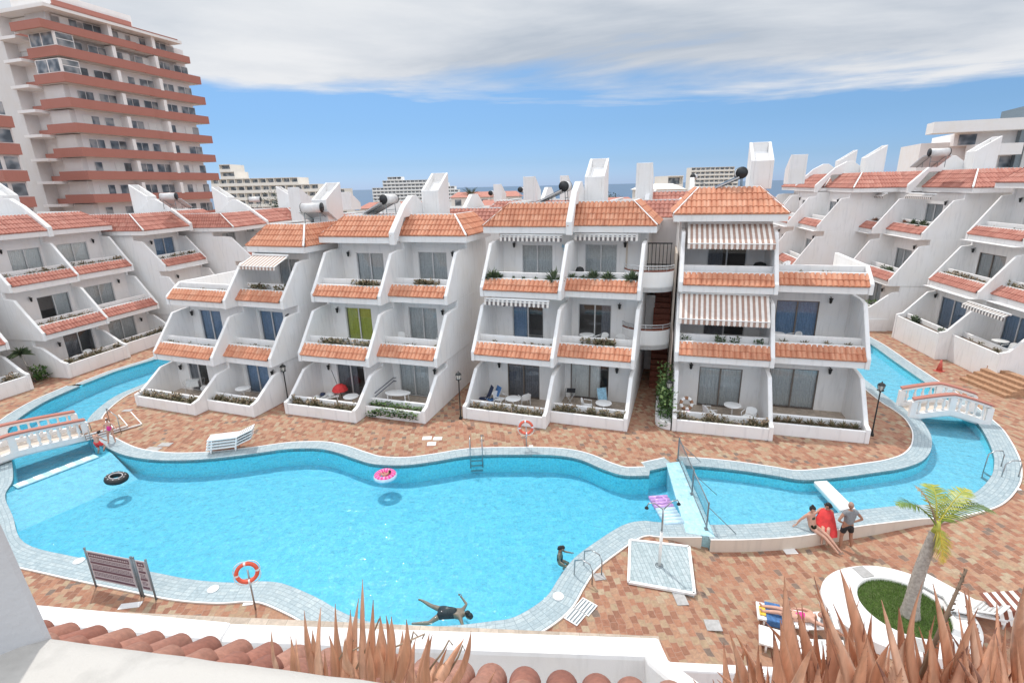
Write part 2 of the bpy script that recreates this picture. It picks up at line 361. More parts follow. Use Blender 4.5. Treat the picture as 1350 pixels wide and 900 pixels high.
def smooth_poly(pts, closed=False, sub=5):
    P = [Vector((p[0], p[1], 0)) for p in pts]; n = len(P); out = []
    rng = range(n if closed else n - 1)
    for i in rng:
        p0 = P[(i - 1) % n] if closed or i > 0 else P[i]; p1 = P[i]; p2 = P[(i + 1) % n]; p3 = P[(i + 2) % n] if closed or i + 2 < n else P[(i + 1) % n]
        for k in range(sub):
            t = k / sub
            out.append(.5 * ((2 * p1) + (p2 - p0) * t + (2 * p0 - 5 * p1 + 4 * p2 - p3) * t * t + (3 * p1 - p0 - 3 * p2 + p3) * t ** 3))
    if not closed: out.append(P[-1])
    return out
def inside(p, poly):
    x, y = p[0], p[1]; c = False; n = len(poly); j = n - 1
    for i in range(n):
        xi, yi = poly[i][0], poly[i][1]; xj, yj = poly[j][0], poly[j][1]
        if (yi > y) != (yj > y) and x < (xj - xi) * (y - yi) / (yj - yi) + xi: c = not c
        j = i
    return c
# ------------------------------------------------------------------ terraced apartment blocks
S = 1.17
def P_(**k): return {a: (v if a == 'r' else v * S) for a, v in k.items()}
BP = {
 'A': P_(ox=-18.67,oy=23.54,r=-20.0,w1=3.94,w2=3.00,s=0.66,z1=1.97,z2=4.51,d1=1.45,d2=2.72,z3=7.31,e3=4.26,z4=8.30,e4=5.27,o=0.32,i=0.34),
 'B': P_(ox=-10.74,oy=22.16,r=-18.0,w1=3.83,w2=3.17,s=0.74,z1=2.15,z2=4.73,d1=1.46,d2=2.93,z3=7.72,e3=4.56,z4=8.65,e4=5.61,o=0.39,i=0.62),
 'C': P_(ox=-2.34,oy=21.21,r=-19.0,w1=3.83,w2=3.47,s=0.70,z1=2.32,z2=5.05,d1=1.39,d2=2.75,z3=8.10,e3=4.50,z4=9.14,e4=5.25,o=0.42,i=0.73),
 'D': P_(ox=6.56,oy=19.53,r=-16.5,w1=3.82,w2=3.68,s=0.62,z1=2.62,z2=5.45,d1=1.41,d2=2.44,z3=8.60,e3=3.79,z4=9.67,e4=5.16,o=0.38,i=0.66),
 'L1': P_(ox=-25.35,oy=27.65,r=78.1,w1=3.88,w2=4.24,s=0.39,z1=2.20,z2=4.92,d1=1.03,d2=2.43,z3=7.97,e3=3.67,z4=8.92,e4=4.85,o=0.22,i=0.81),
 'L2': P_(ox=-21.56,oy=36.1,r=81.8,w1=4.23,w2=4.58,s=.55,z1=1.58,z2=4.73,d1=1.5,d2=3.0,z3=7.54,e3=3.8,z4=8.63,e4=5.2,o=.2,i=.45),
 'R1': P_(ox=24.74,oy=32.02,r=-99.2,w1=4.45,w2=3.82,s=0.61,z1=3.49,z2=6.29,d1=1.49,d2=3.03,z3=9.52,e3=4.00,z4=10.5,e4=5.1,o=0.1,i=0.90),
 'R0': P_(ox=24.6,oy=42.9,r=-100.0,w1=4.74,w2=4.5,s=0.88,z1=3.08,z2=6.09,d1=1.2,d2=2.6,z3=9.23,e3=4.4,z4=10.3,e4=5.4,o=0.68,i=0.9),
}
def derive(src, origin, r, **k):
    d = dict(BP[src]); d['ox'], d['oy'] = origin; d['r'] = r; d.update(k); return d
WALL = 3.4
def win(par, x0, x1, z0, z1, y, cur='curtain_grey', frame='alu', gap=.0, side=0):
    """sliding glazed door set in an opening of the wall whose face is at y"""
    f = MB(); t = .05
    for a, b, c, d in ((x0, x0 + t, z0, z1), (x1 - t, x1, z0, z1), (x0 + t, x1 - t, z0, z0 + t), (x0 + t, x1 - t, z1 - t, z1), ((x0 + x1) / 2 - .035, (x0 + x1) / 2 + .035, z0 + t, z1 - t)):
        f.box(a, b, y + .05, y + .12, c, d)
    w = f.build('window', M[frame], par)
    for pa_, pb_, py_ in ((x0 + t, (x0 + x1) / 2 - .035, y + .085), ((x0 + x1) / 2 + .035, x1 - t, y + .10)):
        g = MB(); g.add([(pa_, py_, z0 + t), (pb_, py_, z0 + t), (pb_, py_, z1 - t), (pa_, py_, z1 - t)], [(0, 1, 2, 3)]); g.build('pane', M['glass'], w)
    if cur:
        c = MB(); a, b = x0 + .03, x1 - .03
        if gap: (a, b) = (a, b - (b - a) * gap) if side == 0 else (a + (b - a) * gap, b)
        n = max(6, int((b - a) / .035)); vs = []
        for i in range(n + 1):
            xx = a + (b - a) * i / n; yy = y + .17 + .035 * sin(i * 1.9 + x0 * 7) + .012 * sin(i * .7)
            vs += [(xx, yy, z0 + .04), (xx, yy, z1 - .02)]
        c.add(vs, [(2 * i, 2 * i + 2, 2 * i + 3, 2 * i + 1) for i in range(n)], smooth=True); c.build('curtain', M[cur], w)
    return w
def lantern(par, x, y, z):
    m = MB(); m.box(x - .02, x + .02, y - .14, y, z + .13, z + .16); m.lathe([(.02, .02), (.10, 0), (.11, -.03), (.085, -.04), (.06, -.24), (.03, -.27)], (x, y - .15, z + .1), n=6, smooth=False)
    o = m.build('wall_lamp', M['blackmetal'], par); g = MB(); g.lathe([(.05, -.045), (.078, -.05), (.055, -.22), (.03, -.225)], (x, y - .15, z + .1), n=6, smooth=False); g.build('lamp_glass', M['lampglass'], o)
def awning(par, x0, x1, y, z, out, drop, val=.2, st=.125, mats=('awn_light', 'awn_dark'), name='awning'):
    m = MB(); n = max(3, int((x1 - x0) / st)); st = (x1 - x0) / n
    for i in range(n):
        a, b = x0 + i * st, x0 + (i + 1) * st; k = i % 2
        m.add([(a, y, z), (b, y, z), (b, y - out, z - drop), (a, y - out, z - drop)], [(0, 1, 2, 3)], mat=k)
        m.add([(a, y - out, z - drop), (b, y - out, z - drop), (b, y - out - .02, z - drop - val), ((a + b) / 2, y - out - .02, z - drop - val - .05), (a, y - out - .02, z - drop - val)], [(0, 1, 2, 3, 4)], mat=k)
    o = m.build(name, [M[mats[0]], M[mats[1]]], par)
    b = MB(); b.tube([(x0, y - .02, z + .03), (x1, y - .02, z + .03)], .06, n=8); b.tube([(x0, y - out, z - drop - .02), (x1, y - out, z - drop - .02)], .025, n=6)
    if out > .5:
        for xx in (x0 + .1, x1 - .1): b.tube([(xx, y, z - .1), (xx, y - out, z - drop - .03)], .02, n=6)
    b.build('awning_roller', M['plastic'], o)
    return o
shrubs = []
def block(nm, P, label, name='terraced_apartment_building', wall='white', tile='tile', roof='full', z0=0.0, baseh=.62, wins={}, awns={}, plants={}, depth=10.5, group=None, levels=(0, 1, 2), chimney=True, base_round=False, lamps=True, parx=0, detail=6, pside='white', WALL=3.4):
    R = thing(name, (P['ox'], P['oy'], 0), radians(P['r']), label, 'apartment building', group)
    w1, w2, s = P['w1'], P['w2'], P['s']; W = w1 + w2
    F = [0, P['d1'], P['d2']]; Z = [z0, P['z1'], P['z2']]; Zt = [P['z1'], P['z2'], P['z3'] - .36]
    bays = [(0, w1, 0.0), (w1, W, s)]
    back = depth
    wm = M[wall]; T = .2
    for lv in levels:
        ox_ = 0 if lv else .12             # lower storey sits slightly inside
        fl = Z[lv] + (.25 if lv else .06)
        top = Zt[lv]
        # fins: left, middle, right
        for k, (x, yo) in enumerate(((0 + ox_ * .5, 0), (w1 - T / 2, 0), (W - ox_ * .5 - T, s))):
            f, z = F[lv] + yo, Z[lv]
            if lv == 0: prof = [(f - .02, 0), (f - .02, z + baseh + .1), (f + .38, z + baseh + .2), (f + 1.75, top - .52), (f + 2.3, top - .45)]
            else: prof = [(f - .07, z - .02), (f - .07, z + .5), (f + .04, z + .62), (f + 1.55, top - .5), (f + 2.2, top - .42)]
            cut = (roof == 'right' and lv == 2 and k == 0) or (roof == 'left' and lv == 2 and k == 2)
            if cut: prof = prof[:3] + [(f + .95, z + 1.25), (back - 1, z + 1.25), (back - 1, z - .02 if lv else 0)]
            else:
                yend = back if k != 1 else f + WALL + s + .3
                prof += [(f + WALL - .1, top - .42), (f + WALL - .1, top), (yend, top), (yend, z - .02 if lv else 0)]
            m = MB(); m.prism_x(x, x + T, prof); m.build('side_wall', M[pside], R, bevel=.035)
        for b, (xa, xb, yo) in enumerate(bays):
            f = F[lv] + yo; a, c = xa + (T if b == 0 else T / 2), xb - (T / 2 if b == 0 else T)
            a += ox_ * .5 if b == 0 else 0; c -= ox_ * .5 if b else 0
            yw = f + WALL
            m = MB()
            if lv == 0:
                m.box(a, c, f, f + .14, 0, z0 + baseh); m.box(a, c, f + .62, f + .76, 0, z0 + baseh + .2)
                m.build('planter_wall', wm, R, bevel=.03)
                so = MB(); so.box(a, c, f + .14, f + .62, .0, z0 + baseh - .12); so.build('planter_soil', M['soil'], R)
                zs = z0 + baseh - .12; ys = f + .38
                fm = MB(); fm.box(a, c, f + .76, yw, 0, fl); fm.build('terrace_floor', M['floor'], R)
            else:
                z = Z[lv]
                m.box(a, c, f, f + .16, z, z + .36); m.box(a, c, f + .16, yw + .5, z, z + .25)
                m.box(a, c, f + .46, f + .56, z + .25, z + .90); m.box(a - 0, c, f + .90, f + 1.03, z + .25, z + 1.22)
                m.build('balcony_wall', wm, R, bevel=.012)
                so = MB(); so.box(a, c, f + .56, f + .90, z + .25, z + .74); so.build('planter_soil', M['soil'], R)
                zs = z + .74; ys = f + .73
                tm = MB(); tile_sheet(tm, (a, f - .07, z + .37), (1, 0, 0), (0, .53, .53), c - a, .74, course=.37, seg=detail); tm.build('tile_apron', M[tile], R)
                cp = MB(); n = max(3, round((c - a) / .26))
                cp.box(a, c, f + .42, f + .60, z + .885, z + .95)
                for i in range(n): cp.tube([(a + (i + .5) * (c - a) / n, f + .47, z + .87), (a + (i + .5) * (c - a) / n, f + .38, z + .83)], .055, n=6)
                cp.build('coping', M['white_clean'], R)
            # window wall
            no_room = (roof == 'right' and lv == 2 and b == 0) or (roof == 'left' and lv == 2 and b == 1)
            spec = wins.get((lv, b))
            if not no_room:
                if spec is None: spec = (1.4, 3.3, 'curtain_grey') if b == 0 else (.5, 2.4, 'curtain_grey')
                x0, x1, cur = xa + spec[0], xa + spec[1], spec[2]; opt = spec[3] if len(spec) > 3 else {}
                zt = min(top - .26, fl + 2.2)
                m = MB()
                if x0 > a: m.box(a, x0, yw, yw + .22, fl, top)
                if x1 < c: m.box(x1, c, yw, yw + .22, fl, top)
                m.box(max(x0, a), min(x1, c), yw, yw + .22, zt, top)
                m.box(a, c, yw - 1.0 if lv < 2 else yw, yw, top - .02, top)
                m.build('wall', M[opt.get('wall', wall)], R)
                rm = MB(); rm.box(a, c, yw + 1.3, yw + 1.4, fl, top); rm.build('dark_backing', M['room'], R)
                win(R, max(x0, a + .02), min(x1, c - .02), fl, zt, yw, cur, opt.get('frame', 'alu'), opt.get('gap', 0), opt.get('side', 0))
                if lamps:
                    lx = x0 - .45 if b == 0 else x1 + .45
                    if opt.get('lamp') is not None: lx = xa + opt['lamp']
                    if a + .12 < lx < c - .12: lantern(R, lx, yw, top - .75)
            for (kind, *pa) in plants.get((lv, b), []):
                shrubs.append((R, kind, a + .1, c - .1, ys, zs, pa))
            for (x0, x1, out, drop, val, mats) in awns.get((lv, b), []):
                awning(R, xa + x0, xa + x1, yw - (1.9 if lv < 2 else 1.25), top - .12, out, drop, val, mats=mats)
        # upper slab seen from the side
        m = MB()
        sa_ = w1 if (roof == 'right' and lv == 2) else ox_ * .5 + .01; sb_ = w1 if (roof == 'left' and lv == 2) else W - ox_ * .5 - .01
        m.box(sa_, sb_, F[lv] + s + WALL + .3, back - .02, Zt[lv] - .02, Zt[lv] + .2); m.build('floor_slab', wm, R)
    # roof
    o_, i_ = P['o'], P['i']; e3, z3, e4, z4 = P['e3'], P['z3'], P['e4'], P['z4']
    ang = Vector((0, e4 - e3, z4 - z3)); L = ang.length; run = e4 - e3
    xl, xr = (-o_, W + o_) if roof == 'full' else ((w1 - o_, W + o_) if roof == 'right' else (-o_, w1 + o_))
    rb = back - .3
    Rf = MB(); Tm = MB(); cap = MB()
    segs = []
    if roof == 'full': segs = [(xl, w1, 0.0), (w1, xr, s)]
    elif roof == 'right': segs = [(xl, xr, s)]
    else: segs = [(xl, xr, 0.0)]
    for n_, (a, b, yo) in enumerate(segs):
        lh = n_ == 0; rh = n_ == len(segs) - 1
        ya = e3 + yo
        Rf.box(a, b, ya - .02, ya + .16, z3 - .34, z3 + .02)                       # fascia
        Rf.box(a + .01, b - .01, ya + .16, rb, z3 - .30, z3 - .02)                  # soffit slab
        inn = i_ + o_
        def lim(sv, a=a, b=b, lh=lh, rh=rh):
            t = sv / L; return (inn * t if lh else 0, (b - a) - (inn * t if rh else 0))
        tile_sheet(Tm, (a, ya - .05, z3 + .03), (1, 0, 0), ang, b - a, L, lim=lim, course=L / 4, seg=detail)
        cap.obox((a + (inn if lh else 0), ya + run, z4 + .04), (b - (inn if rh else 0), ya + run, z4 + .04), .2, .09)
        for hip, x0, x1 in ((lh, a, a + inn), (rh, b, b - inn)):
            if hip: cap.obox((x0, ya - .03, z3 + .07), (x1, ya + run, z4 + .06), .12, .08)
    yl = e3 + segs[0][2]; yr = e3 + segs[-1][2]
    Rf.box(xl, xl + .16, yl + .16, rb, z3 - .34, z3 + .02); Rf.box(xr - .16, xr, yr + .16, rb, z3 - .34, z3 + .02)
    inn = i_ + o_
    Vl = Vector((inn, 0, z4 - z3)); Vr = Vector((-inn, 0, z4 - z3)); Ls = Vl.length
    tile_sheet(Tm, (xr + .03, yr, z3 + .03), (0, 1, 0), Vr, rb - yr, Ls, lim=lambda sv: (run * sv / Ls, rb - yr), course=Ls / 4, seg=detail)
    tile_sheet(Tm, (xl - .03, rb, z3 + .03), (0, -1, 0), Vl, rb - yl, Ls, lim=lambda sv: (0, rb - yl - run * sv / Ls), course=Ls / 4, seg=detail)
    cap.obox((xl + inn, yl + run, z4 + .04), (xl + inn, rb, z4 + .04), .14, .09); cap.obox((xr - inn, yr + run, z4 + .04), (xr - inn, rb, z4 + .04), .14, .09)
    rf = Rf.build('roof', wm, R); Tm.build('roof_tiles', M[tile], rf); cap.build('ridge_cap', M['white_clean'], rf)
    fl_ = MB(); fl_.box(xl + inn, xr - inn, max(yl, yr) + run, rb, z3, z4 - .05); fl_.build('flat_roof', M['concrete'], rf)
    for lv_, b_ in ((2, 0), (2, 1)):
        pass
    if roof == 'full' or chimney:
        xm = w1 - T / 2 if roof == 'full' else (xr - 1.6 if roof == 'right' else xr - 1.0)
        xo = segs[0][2]
        y_ = e3 + xo
        if roof == 'full':
            f = MB(); f.prism_x(xm - .05, xm + T + .1, [(y_ - .12, z3 - .42), (y_ - .12, z3 + .28), (y_ + run + .25, z4 + .62), (y_ + run + 1.2, z4 + 1.15), (y_ + run + 1.7, z4 + 1.15), (y_ + run + 3.4, z4 - .05), (y_ + run, z4 - .06), (y_ + .1, z3 - .42)])
            f.build('roof_fin', M['white_clean'], rf, bevel=.04)
        if chimney: shaft(rf, xm + (.3 if roof == 'full' else -.4) + parx, y_ + run + 2.3, z4 - .1)
    return R
def shaft(par, x, y, z, h=2.55, w=1.15, d=1.6, back=False, name='vent_shaft'):
    """white vent shaft with a slanted open mouth"""
    m = MB(); t = .17; sl = 1.05
    yf, yb = (y, y + d) if not back else (y + d, y)
    a, b = min(yf, yb), max(yf, yb)
    hf, hb = h - sl, h
    def pz(yy): return hf + (hb - hf) * abs(yy - yf) / d
    for xx in (x, x + w - t):
        m.prism_x(xx, xx + t, [(yf, z), (yf, z + hf), (yb, z + hb), (yb, z)])
    m.box(x + t, x + w - t, min(yf, yf + (t if yf == a else -t)), max(yf, yf + (t if yf == a else -t)), z, z + hf)
    m.box(x + t, x + w - t, min(yb, yb + (-t if yb == b else t)), max(yb, yb + (-t if yb == b else t)), z, z + hb - .02)
    s1 = (yf + (t if yf == a else -t)); s2 = (yb + (-t if yb == b else t))
    m.prism_x(x + t, x + w - t, [(s1, z), (s1, z + hf - .28), (s2, z + hb - .5), (s2, z)])
    return m.build(name, M['white_clean'], par, bevel=.025)
def heater(loc, rz, label, panel=True, group='solar water heaters on the roofs'):
    R = thing('solar_water_heater', loc, rz, label, 'solar water heater', group)
    m = MB(); m.tube([(-.62, 0, 1.05), (.62, 0, 1.05)], .29, n=18); t = m.build('tank', M['tank'], R)
    e = MB(); e.tube([(-.66, 0, 1.05), (-.615, 0, 1.05)], .305, n=18); e.tube([(-.70, 0, 1.05), (-.65, 0, 1.05)], .04, n=8); e.build('tank_end', M['tankdark'], t); e = MB(); e.tube([(.615, 0, 1.05), (.64, 0, 1.05)], .30, n=18); e.build('tank_end', M['tankdark'], t)
    f = MB()
    for xx in (-.5, .5):
        f.tube([(xx, .1, 0), (xx, .05, .8)], .022, n=6); f.tube([(xx, -1.7, 0.02), (xx, .05, .8)], .022, n=6); f.tube([(xx, -.9, 0), (xx, -.9, .4)], .018, n=6)
    f.tube([(-.5, .1, .4), (.5, .1, .4)], .018, n=6); f.build('stand', M['greymetal'], R)
    if panel:
        p = MB(); p.obox((0, -1.75, .08), (0, -.12, .83), 1.9, .07); q = p.build('collector_panel', M['alu'], R); g = MB(); g.obox((0, -1.71, .145), (0, -.16, .875), 1.8, .01); g.build('collector_glass', M['solar'], q)
    return R
# ------------------------------------------------------------------ pools, deck, terrain, sea
def A2(l, z=0.0): return [at(x, y, z) for x, y in l]
main_top = [(262,458),(227.5,476),(216,490),(194.3,504),(153,522),(122.7,545),(113,562),(120,577),(138,588.5),(163.6,600),(204.5,606.4),(255.6,606.4),(300,602.5),(340,597.4),(378,592.3),(416.7,591.5),(442,596),(467.8,605),(493,612),(531.7,613.5),(570,609),(621,601),(680,599.6),(731,600.4),(764.4,606),(795,618.8),(823,627),(856,627)]
main_mid = [(856.6,620.5),(888,613.5)]
main_bot = [(915,689),(871.7,689),(846,687),(820.6,693),(787.4,713.4),(756.7,736.4),(737,762),(718.3,788.8),(680,813),(646.8,819.5),(595.6,825),(544.5,826),(493,820.8),(473,815.7),(450,806.8),(416.7,787.6),(373,769.7),(340,766.6),(306.7,768.4),(255.6,764.6),(199,754),(102,735),(33,716),(17,680),(7,653.5),(17,633),(16,608),(13,590),(10,570),(22,554),(58.6,530),(104.9,509)]
main_bot2 = [(108.4,507.2),(150,490.5),(200.9,474.9),(246,456)]
r_top = [(897,613.5),(935.6,616),(980,621),(1020,627),(1061,633),(1112,629),(1160,622.5),(1189,617.6),(1214.5,608.6),(1227,594.6),(1228,577),(1222,564),(1212,552),(1192,538),(1178.7,530),(1137.8,498.5),(1095,466)]
r_bot = [(1112,434),(1145.5,452.5),(1180,477),(1218.3,503.6),(1250,525),(1286,556),(1299,574),(1309,597),(1310.4,612.5),(1306.6,627.8),(1291,645.7),(1270,656),(1227,665),(1189,666.5),(1138,672),(1099.5,677),(1035.6,687.5),(974,691.6),(926,692)]
def resample(pts, z=0): return smooth_poly(A2(pts, z), False, 5)
T1a = resample(main_top); T1b = A2(main_mid); T1c = resample(main_bot); T1d = A2(main_bot2)
P1 = T1a + T1b + T1c + T1d
T2a = resample(r_top); T2b = resample(r_bot); P2 = T2a + T2b
def offset_line(L, w, sgn):
    out = []
    for i, p in enumerate(L):
        d = (L[min(i + 1, len(L) - 1)] - L[max(i - 1, 0)]); d.z = 0; d.normalize(); n = Vector((-d.y, d.x, 0)) * sgn
        ww = w(i) if callable(w) else w
        out.append(p + n * ww)
    # drop back-tracking points
    for _ in range(6):
        for i in range(1, len(out) - 1):
            if (out[i + 1] - out[i]).dot(L[i + 1] - L[i]) < 0: out[i] = (out[i - 1] + out[i + 1]) / 2
    return out
def area(P): return sum(P[i].x * P[(i + 1) % len(P)].y - P[(i + 1) % len(P)].x * P[i].y for i in range(len(P))) / 2
s1 = 1 if area(P1) < 0 else -1; s2 = 1 if area(P2) < 0 else -1       # outward side
CW = .86
O1a = offset_line(T1a, CW * .8, s1); O1b = offset_line(T1b, CW * .8, s1); O1c = offset_line(T1c, CW, s1); O1d = offset_line(T1d, CW * .6, s1)
O2a = offset_line(T2a, CW * .85, s2); O2b = offset_line(T2b, CW, s2)
OUT1 = O1a + O1b + O1c + O1d; OUT2 = O2a + O2b
def sstep(t): t = min(1, max(0, t)); return t * t * (3 - 2 * t)
def dip(x, y):
    """the near deck lies lower than the pool rim in front of the children's pool"""
    front = y < 17.3 + (x - 6) * .15
    if not front: return 0.0
    return -.44 * sstep((x - 4.9) / 1.8) * (1 - sstep((x - 11.5) / 6.0))
print('coords check', at(875,700), at(1000,720), at(1180,700), at(1300,665), at(940,785))
# deck by constrained triangulation
XA, XB, YA, YB = -60, 62, -8, 90
pts = []; edges = []
def loop(L, step=1):
    n0 = len(pts); L2 = L[::step]
    for p in L2: pts.append(Vector((p.x, p.y)))
    for i in range(len(L2)): edges.append((n0 + i, n0 + (i + 1) % len(L2)))
loop(OUT1); loop(OUT2); loop([Vector((XA, YA, 0)), Vector((XB, YA, 0)), Vector((XB, YB, 0)), Vector((XA, YB, 0))])
gx = 0
x = XA + 1
while x < XB:
    y = YA + 1
    while y < YB:
        fine = 0 < x < 22 and 4 < y < 20
        st = .8 if fine else 4
        if (fine or (abs(x / 4 - round(x / 4)) < .05)): pts.append(Vector((x + random.uniform(-.02, .02), y + random.uniform(-.02, .02))))
        y += st
    x += .8 if 0 < x + .8 < 22 else 1
rv, re_, rf_, _, _, _ = delaunay_2d_cdt(pts, edges, [], 0, 1e-4)
mb = MB(); fs = []
for f in rf_:
    c = sum((rv[i] for i in f), Vector((0, 0))) / 3
    if inside(c, OUT1) or inside(c, OUT2): continue
    if not (XA < c.x < XB and YA < c.y < YB): continue
    fs.append(tuple(f))
mb.add([(v.x, v.y, dip(v.x, v.y)) for v in rv], fs)
tag(mb.build('paved_ground', M['deck']), kind='structure')

def fill(name, poly, z, mat, exclude=None, kind='structure'):
    pp = [Vector((p.x, p.y)) for p in poly]; ed = [(i, (i + 1) % len(pp)) for i in range(len(pp))]
    v, e, f, _, _, _ = delaunay_2d_cdt(pp, ed, [], 1, 1e-4)
    m = MB(); m.add([(q.x, q.y, z) for q in v], [tuple(t) for t in f if inside(sum((v[i] for i in t), Vector((0, 0))) / len(t), poly)])
    o = m.build(name, mat); return tag(o, kind=kind)
WZ = -.05
def basin(name, L, zb, matw, matf, wz=WZ):
    m = MB(); m.uv = []; n = len(L); u = 0
    vs = []; fs = []
    for i in range(n + 1):
        p = L[i % n]
        vs += [(p.x, p.y, .02), (p.x, p.y, zb)]; m.uv += [(u, .02), (u, zb)]
        q = L[(i + 1) % n]; u += hypot(q.x - p.x, q.y - p.y)
        if i < n: fs.append((2 * i, 2 * i + 1, 2 * i + 3, 2 * i + 2))
    m.add(vs, fs); o = m.build(name + '_basin_wall', matw); tag(o, kind='structure')
    fill(name + '_floor', L, zb + .005, matf)
    fill(name + '_water', L, wz, M['water'])
for key in ('poolwall',):
    nt = M[key].node_tree
    for n_ in nt.nodes:
        if n_.type == 'TEX_COORD':
            for l in list(nt.links):
                if l.from_node == n_: ts = l.to_socket; nt.links.remove(l); nt.links.new(n_.outputs['UV'], ts)
basin('main_pool', P1, -.88, M['poolwall'], M['poolfloor'])
basin('shallow_pool', P2, -.52, M['poolwall'], M['poolfloor2'], -.045)
def coping(L, O, name='pool_coping'):
    m = MB(); m.uv = []; vs = []; u = 0; fs = []; ft = []
    for i in range(len(L)):
        a, b = L[i], O[i]; d = dip(b.x, b.y)
        if i: u += (a - L[i - 1]).length
        w = (b - a).length; e = (b - a).normalized() * .05
        row = [(a.x, a.y, -.14, -.16), (a.x, a.y, .03, 0), (b.x - e.x, b.y - e.y, .035, w - .05), (b.x - e.x, b.y - e.y, .05, w), (b.x, b.y, .05, w + .05), (b.x, b.y, d - .08, w + .3)]
        for X, Y, Z_, v in row: vs.append((X, Y, Z_)); m.uv.append((u, v))
        if i:
            for k in range(5): fs.append(((i - 1) * 6 + k, i * 6 + k, i * 6 + k + 1, (i - 1) * 6 + k + 1)); ft.append([0, 0, 1, 1, 2][k])
    m.add(vs, fs)
    m.m = ft
    o = m.build(name, [M['coping'], M['white_clean'], M['beige']]); tag(o, kind='structure'); return o
coping(T1a + T1b, O1a + O1b); coping(T1c, O1c); coping(T1d, O1d); coping(T2a, O2a); coping(T2b, O2b)
# divider between the two pools
dv = MB(); q = [at(878, 611), at(900, 608), at(943, 709), at(904, 703)]
dv.prism_z([(p.x, p.y) for p in q], -1.3, .042); tag(dv.build('pool_dividing_wall', M['divider'], bevel=.03), kind='structure')
dv = MB(); q = [at(1073, 635), at(1090, 634), at(1128, 671), at(1108, 673)]
dv.prism_z([(p.x, p.y) for p in q], -.16, .035); tag(dv.build('white_pool_crossing_slab', M['white_clean'], bevel=.02), label=None, kind='structure')
# stepping wall under the left bridge
dv = MB(); a, b = at(20, 641), at(127, 600); dv.obox(a + Vector((0, 0, -.02)), b + Vector((0, 0, -.02)), .50, .04, mat=0); dn_ = (b - a).normalized(); dn_ = Vector((dn_.y, -dn_.x, 0)); dn_ = dn_ if dn_.y < 0 else -dn_; zz_ = Vector((0, 0, 1)); ax_ = (b - a).normalized(); a = a - ax_ * 1.2; b = b + ax_ * .5; dv.add([tuple(v) for v in (a - dn_ * .24 - zz_ * .05, b - dn_ * .24 - zz_ * .05, b + dn_ * .24 - zz_ * .05, a + dn_ * .24 - zz_ * .05, b + dn_ * 3.4 - zz_ * 1.3, a + dn_ * 3.4 - zz_ * 1.3, b - dn_ * 1.2 - zz_ * 1.3, a - dn_ * 1.2 - zz_ * 1.3)], [(0, 3, 2, 1), (3, 5, 4, 2), (1, 6, 7, 0)], mat=2)
a, b = at(20, 641), at(127, 600); dd = (b - a)
for t in (.08, .27, .47, .66, .86):
    c0 = a + dd * (t - .05); c1 = a + dd * (t + .05); dv.obox(c0 + Vector((0, 0, .012)), c1 + Vector((0, 0, .012)), .40, .03, mat=1)
tag(dv.build('tiled_stepping_wall', [M['divider'], M['white_clean'], M['poolfloor']]), kind='structure')
# terrain falling to the sea, and the sea
t = MB(); R_ = [(60, -2.6), (120, -5), (250, -9), (500, -24), (900, -42), (1400, -58), (2500, -64)]; na = 72; vs = [(0, 20, -.35)]
for (r, z) in [(30, -.35)] + R_:
    for j in range(na):
        a = 2 * pi * j / na; vs.append((r * cos(a), 20 + r * sin(a), z + (0 if r < 100 else random.uniform(-1, 1) * r * .002)))
fs = [(0, 1 + j, 1 + (j + 1) % na) for j in range(na)]
for i in range(len(R_)):
    for j in range(na): fs.append((1 + i * na + j, 1 + i * na + (j + 1) % na, 1 + (i + 1) * na + (j + 1) % na, 1 + (i + 1) * na + j)[::-1])
M['land'] = simple('dry_hillside', (.26, .21, .16), .95, 0, .3, .02)
for v_i in range(len(vs)):
    if vs[v_i][2] == -.35: vs[v_i] = (vs[v_i][0], vs[v_i][1], -2.6)
t.add(vs, fs); tag(t.build('terrain', M['land']), kind='structure')
m, nt, bs, o = newmat('sea_water'); M['sea'] = m
bs.inputs['Base Color'].default_value = (.035, .10, .19, 1); bs.inputs['Roughness'].default_value = .35
n = noise_n(nt, .02, 6, coords(nt)); bump(nt, bs, n.outputs[0], .6, 2.0)
t = MB(); na = 96; vs = [(0, 0, -61)] + [(r * cos(2 * pi * j / na), r * sin(2 * pi * j / na), -61) for r in (2000, 8000, 45000) for j in range(na)]
fs = [(0, 1 + j, 1 + (j + 1) % na) for j in range(na)]
for i in range(2):
    for j in range(na): fs.append((1 + i * na + j, 1 + (i + 1) * na + j, 1 + (i + 1) * na + (j + 1) % na, 1 + i * na + (j + 1) % na))
t.add(vs, fs); tag(t.build('sea', M['sea']), kind='structure')

# ------------------------------------------------------------------ light and sky
SUN = Vector((-.22, .42, .90)).normalized()
elev = math.asin(SUN.z); az = atan2(SUN.x, SUN.y)
sd = bpy.data.lights.new('sun', 'SUN'); sd.energy = 2.45; sd.angle = radians(1.2); sd.color = (1, .965, .91)
so = link('sun', sd); so.rotation_euler = (-SUN).to_track_quat('-Z', 'Y').to_euler()
w = bpy.data.worlds.new('World'); scene.world = w; w.use_nodes = True; nt = w.node_tree
bg = nt.nodes['Background']; bg.inputs['Strength'].default_value = .15
sky = N(nt, 'ShaderNodeTexSky'); sky.sky_type = 'NISHITA'; sky.sun_disc = False; sky.sun_elevation = elev; sky.sun_rotation = az; sky.altitude = 50; sky.air_density = 1.0; sky.dust_density = .3; sky.ozone_density = 3.0
tc = N(nt, 'ShaderNodeTexCoord'); sx = N(nt, 'ShaderNodeSeparateXYZ'); nt.links.new(tc.outputs['Generated'], sx.inputs[0])
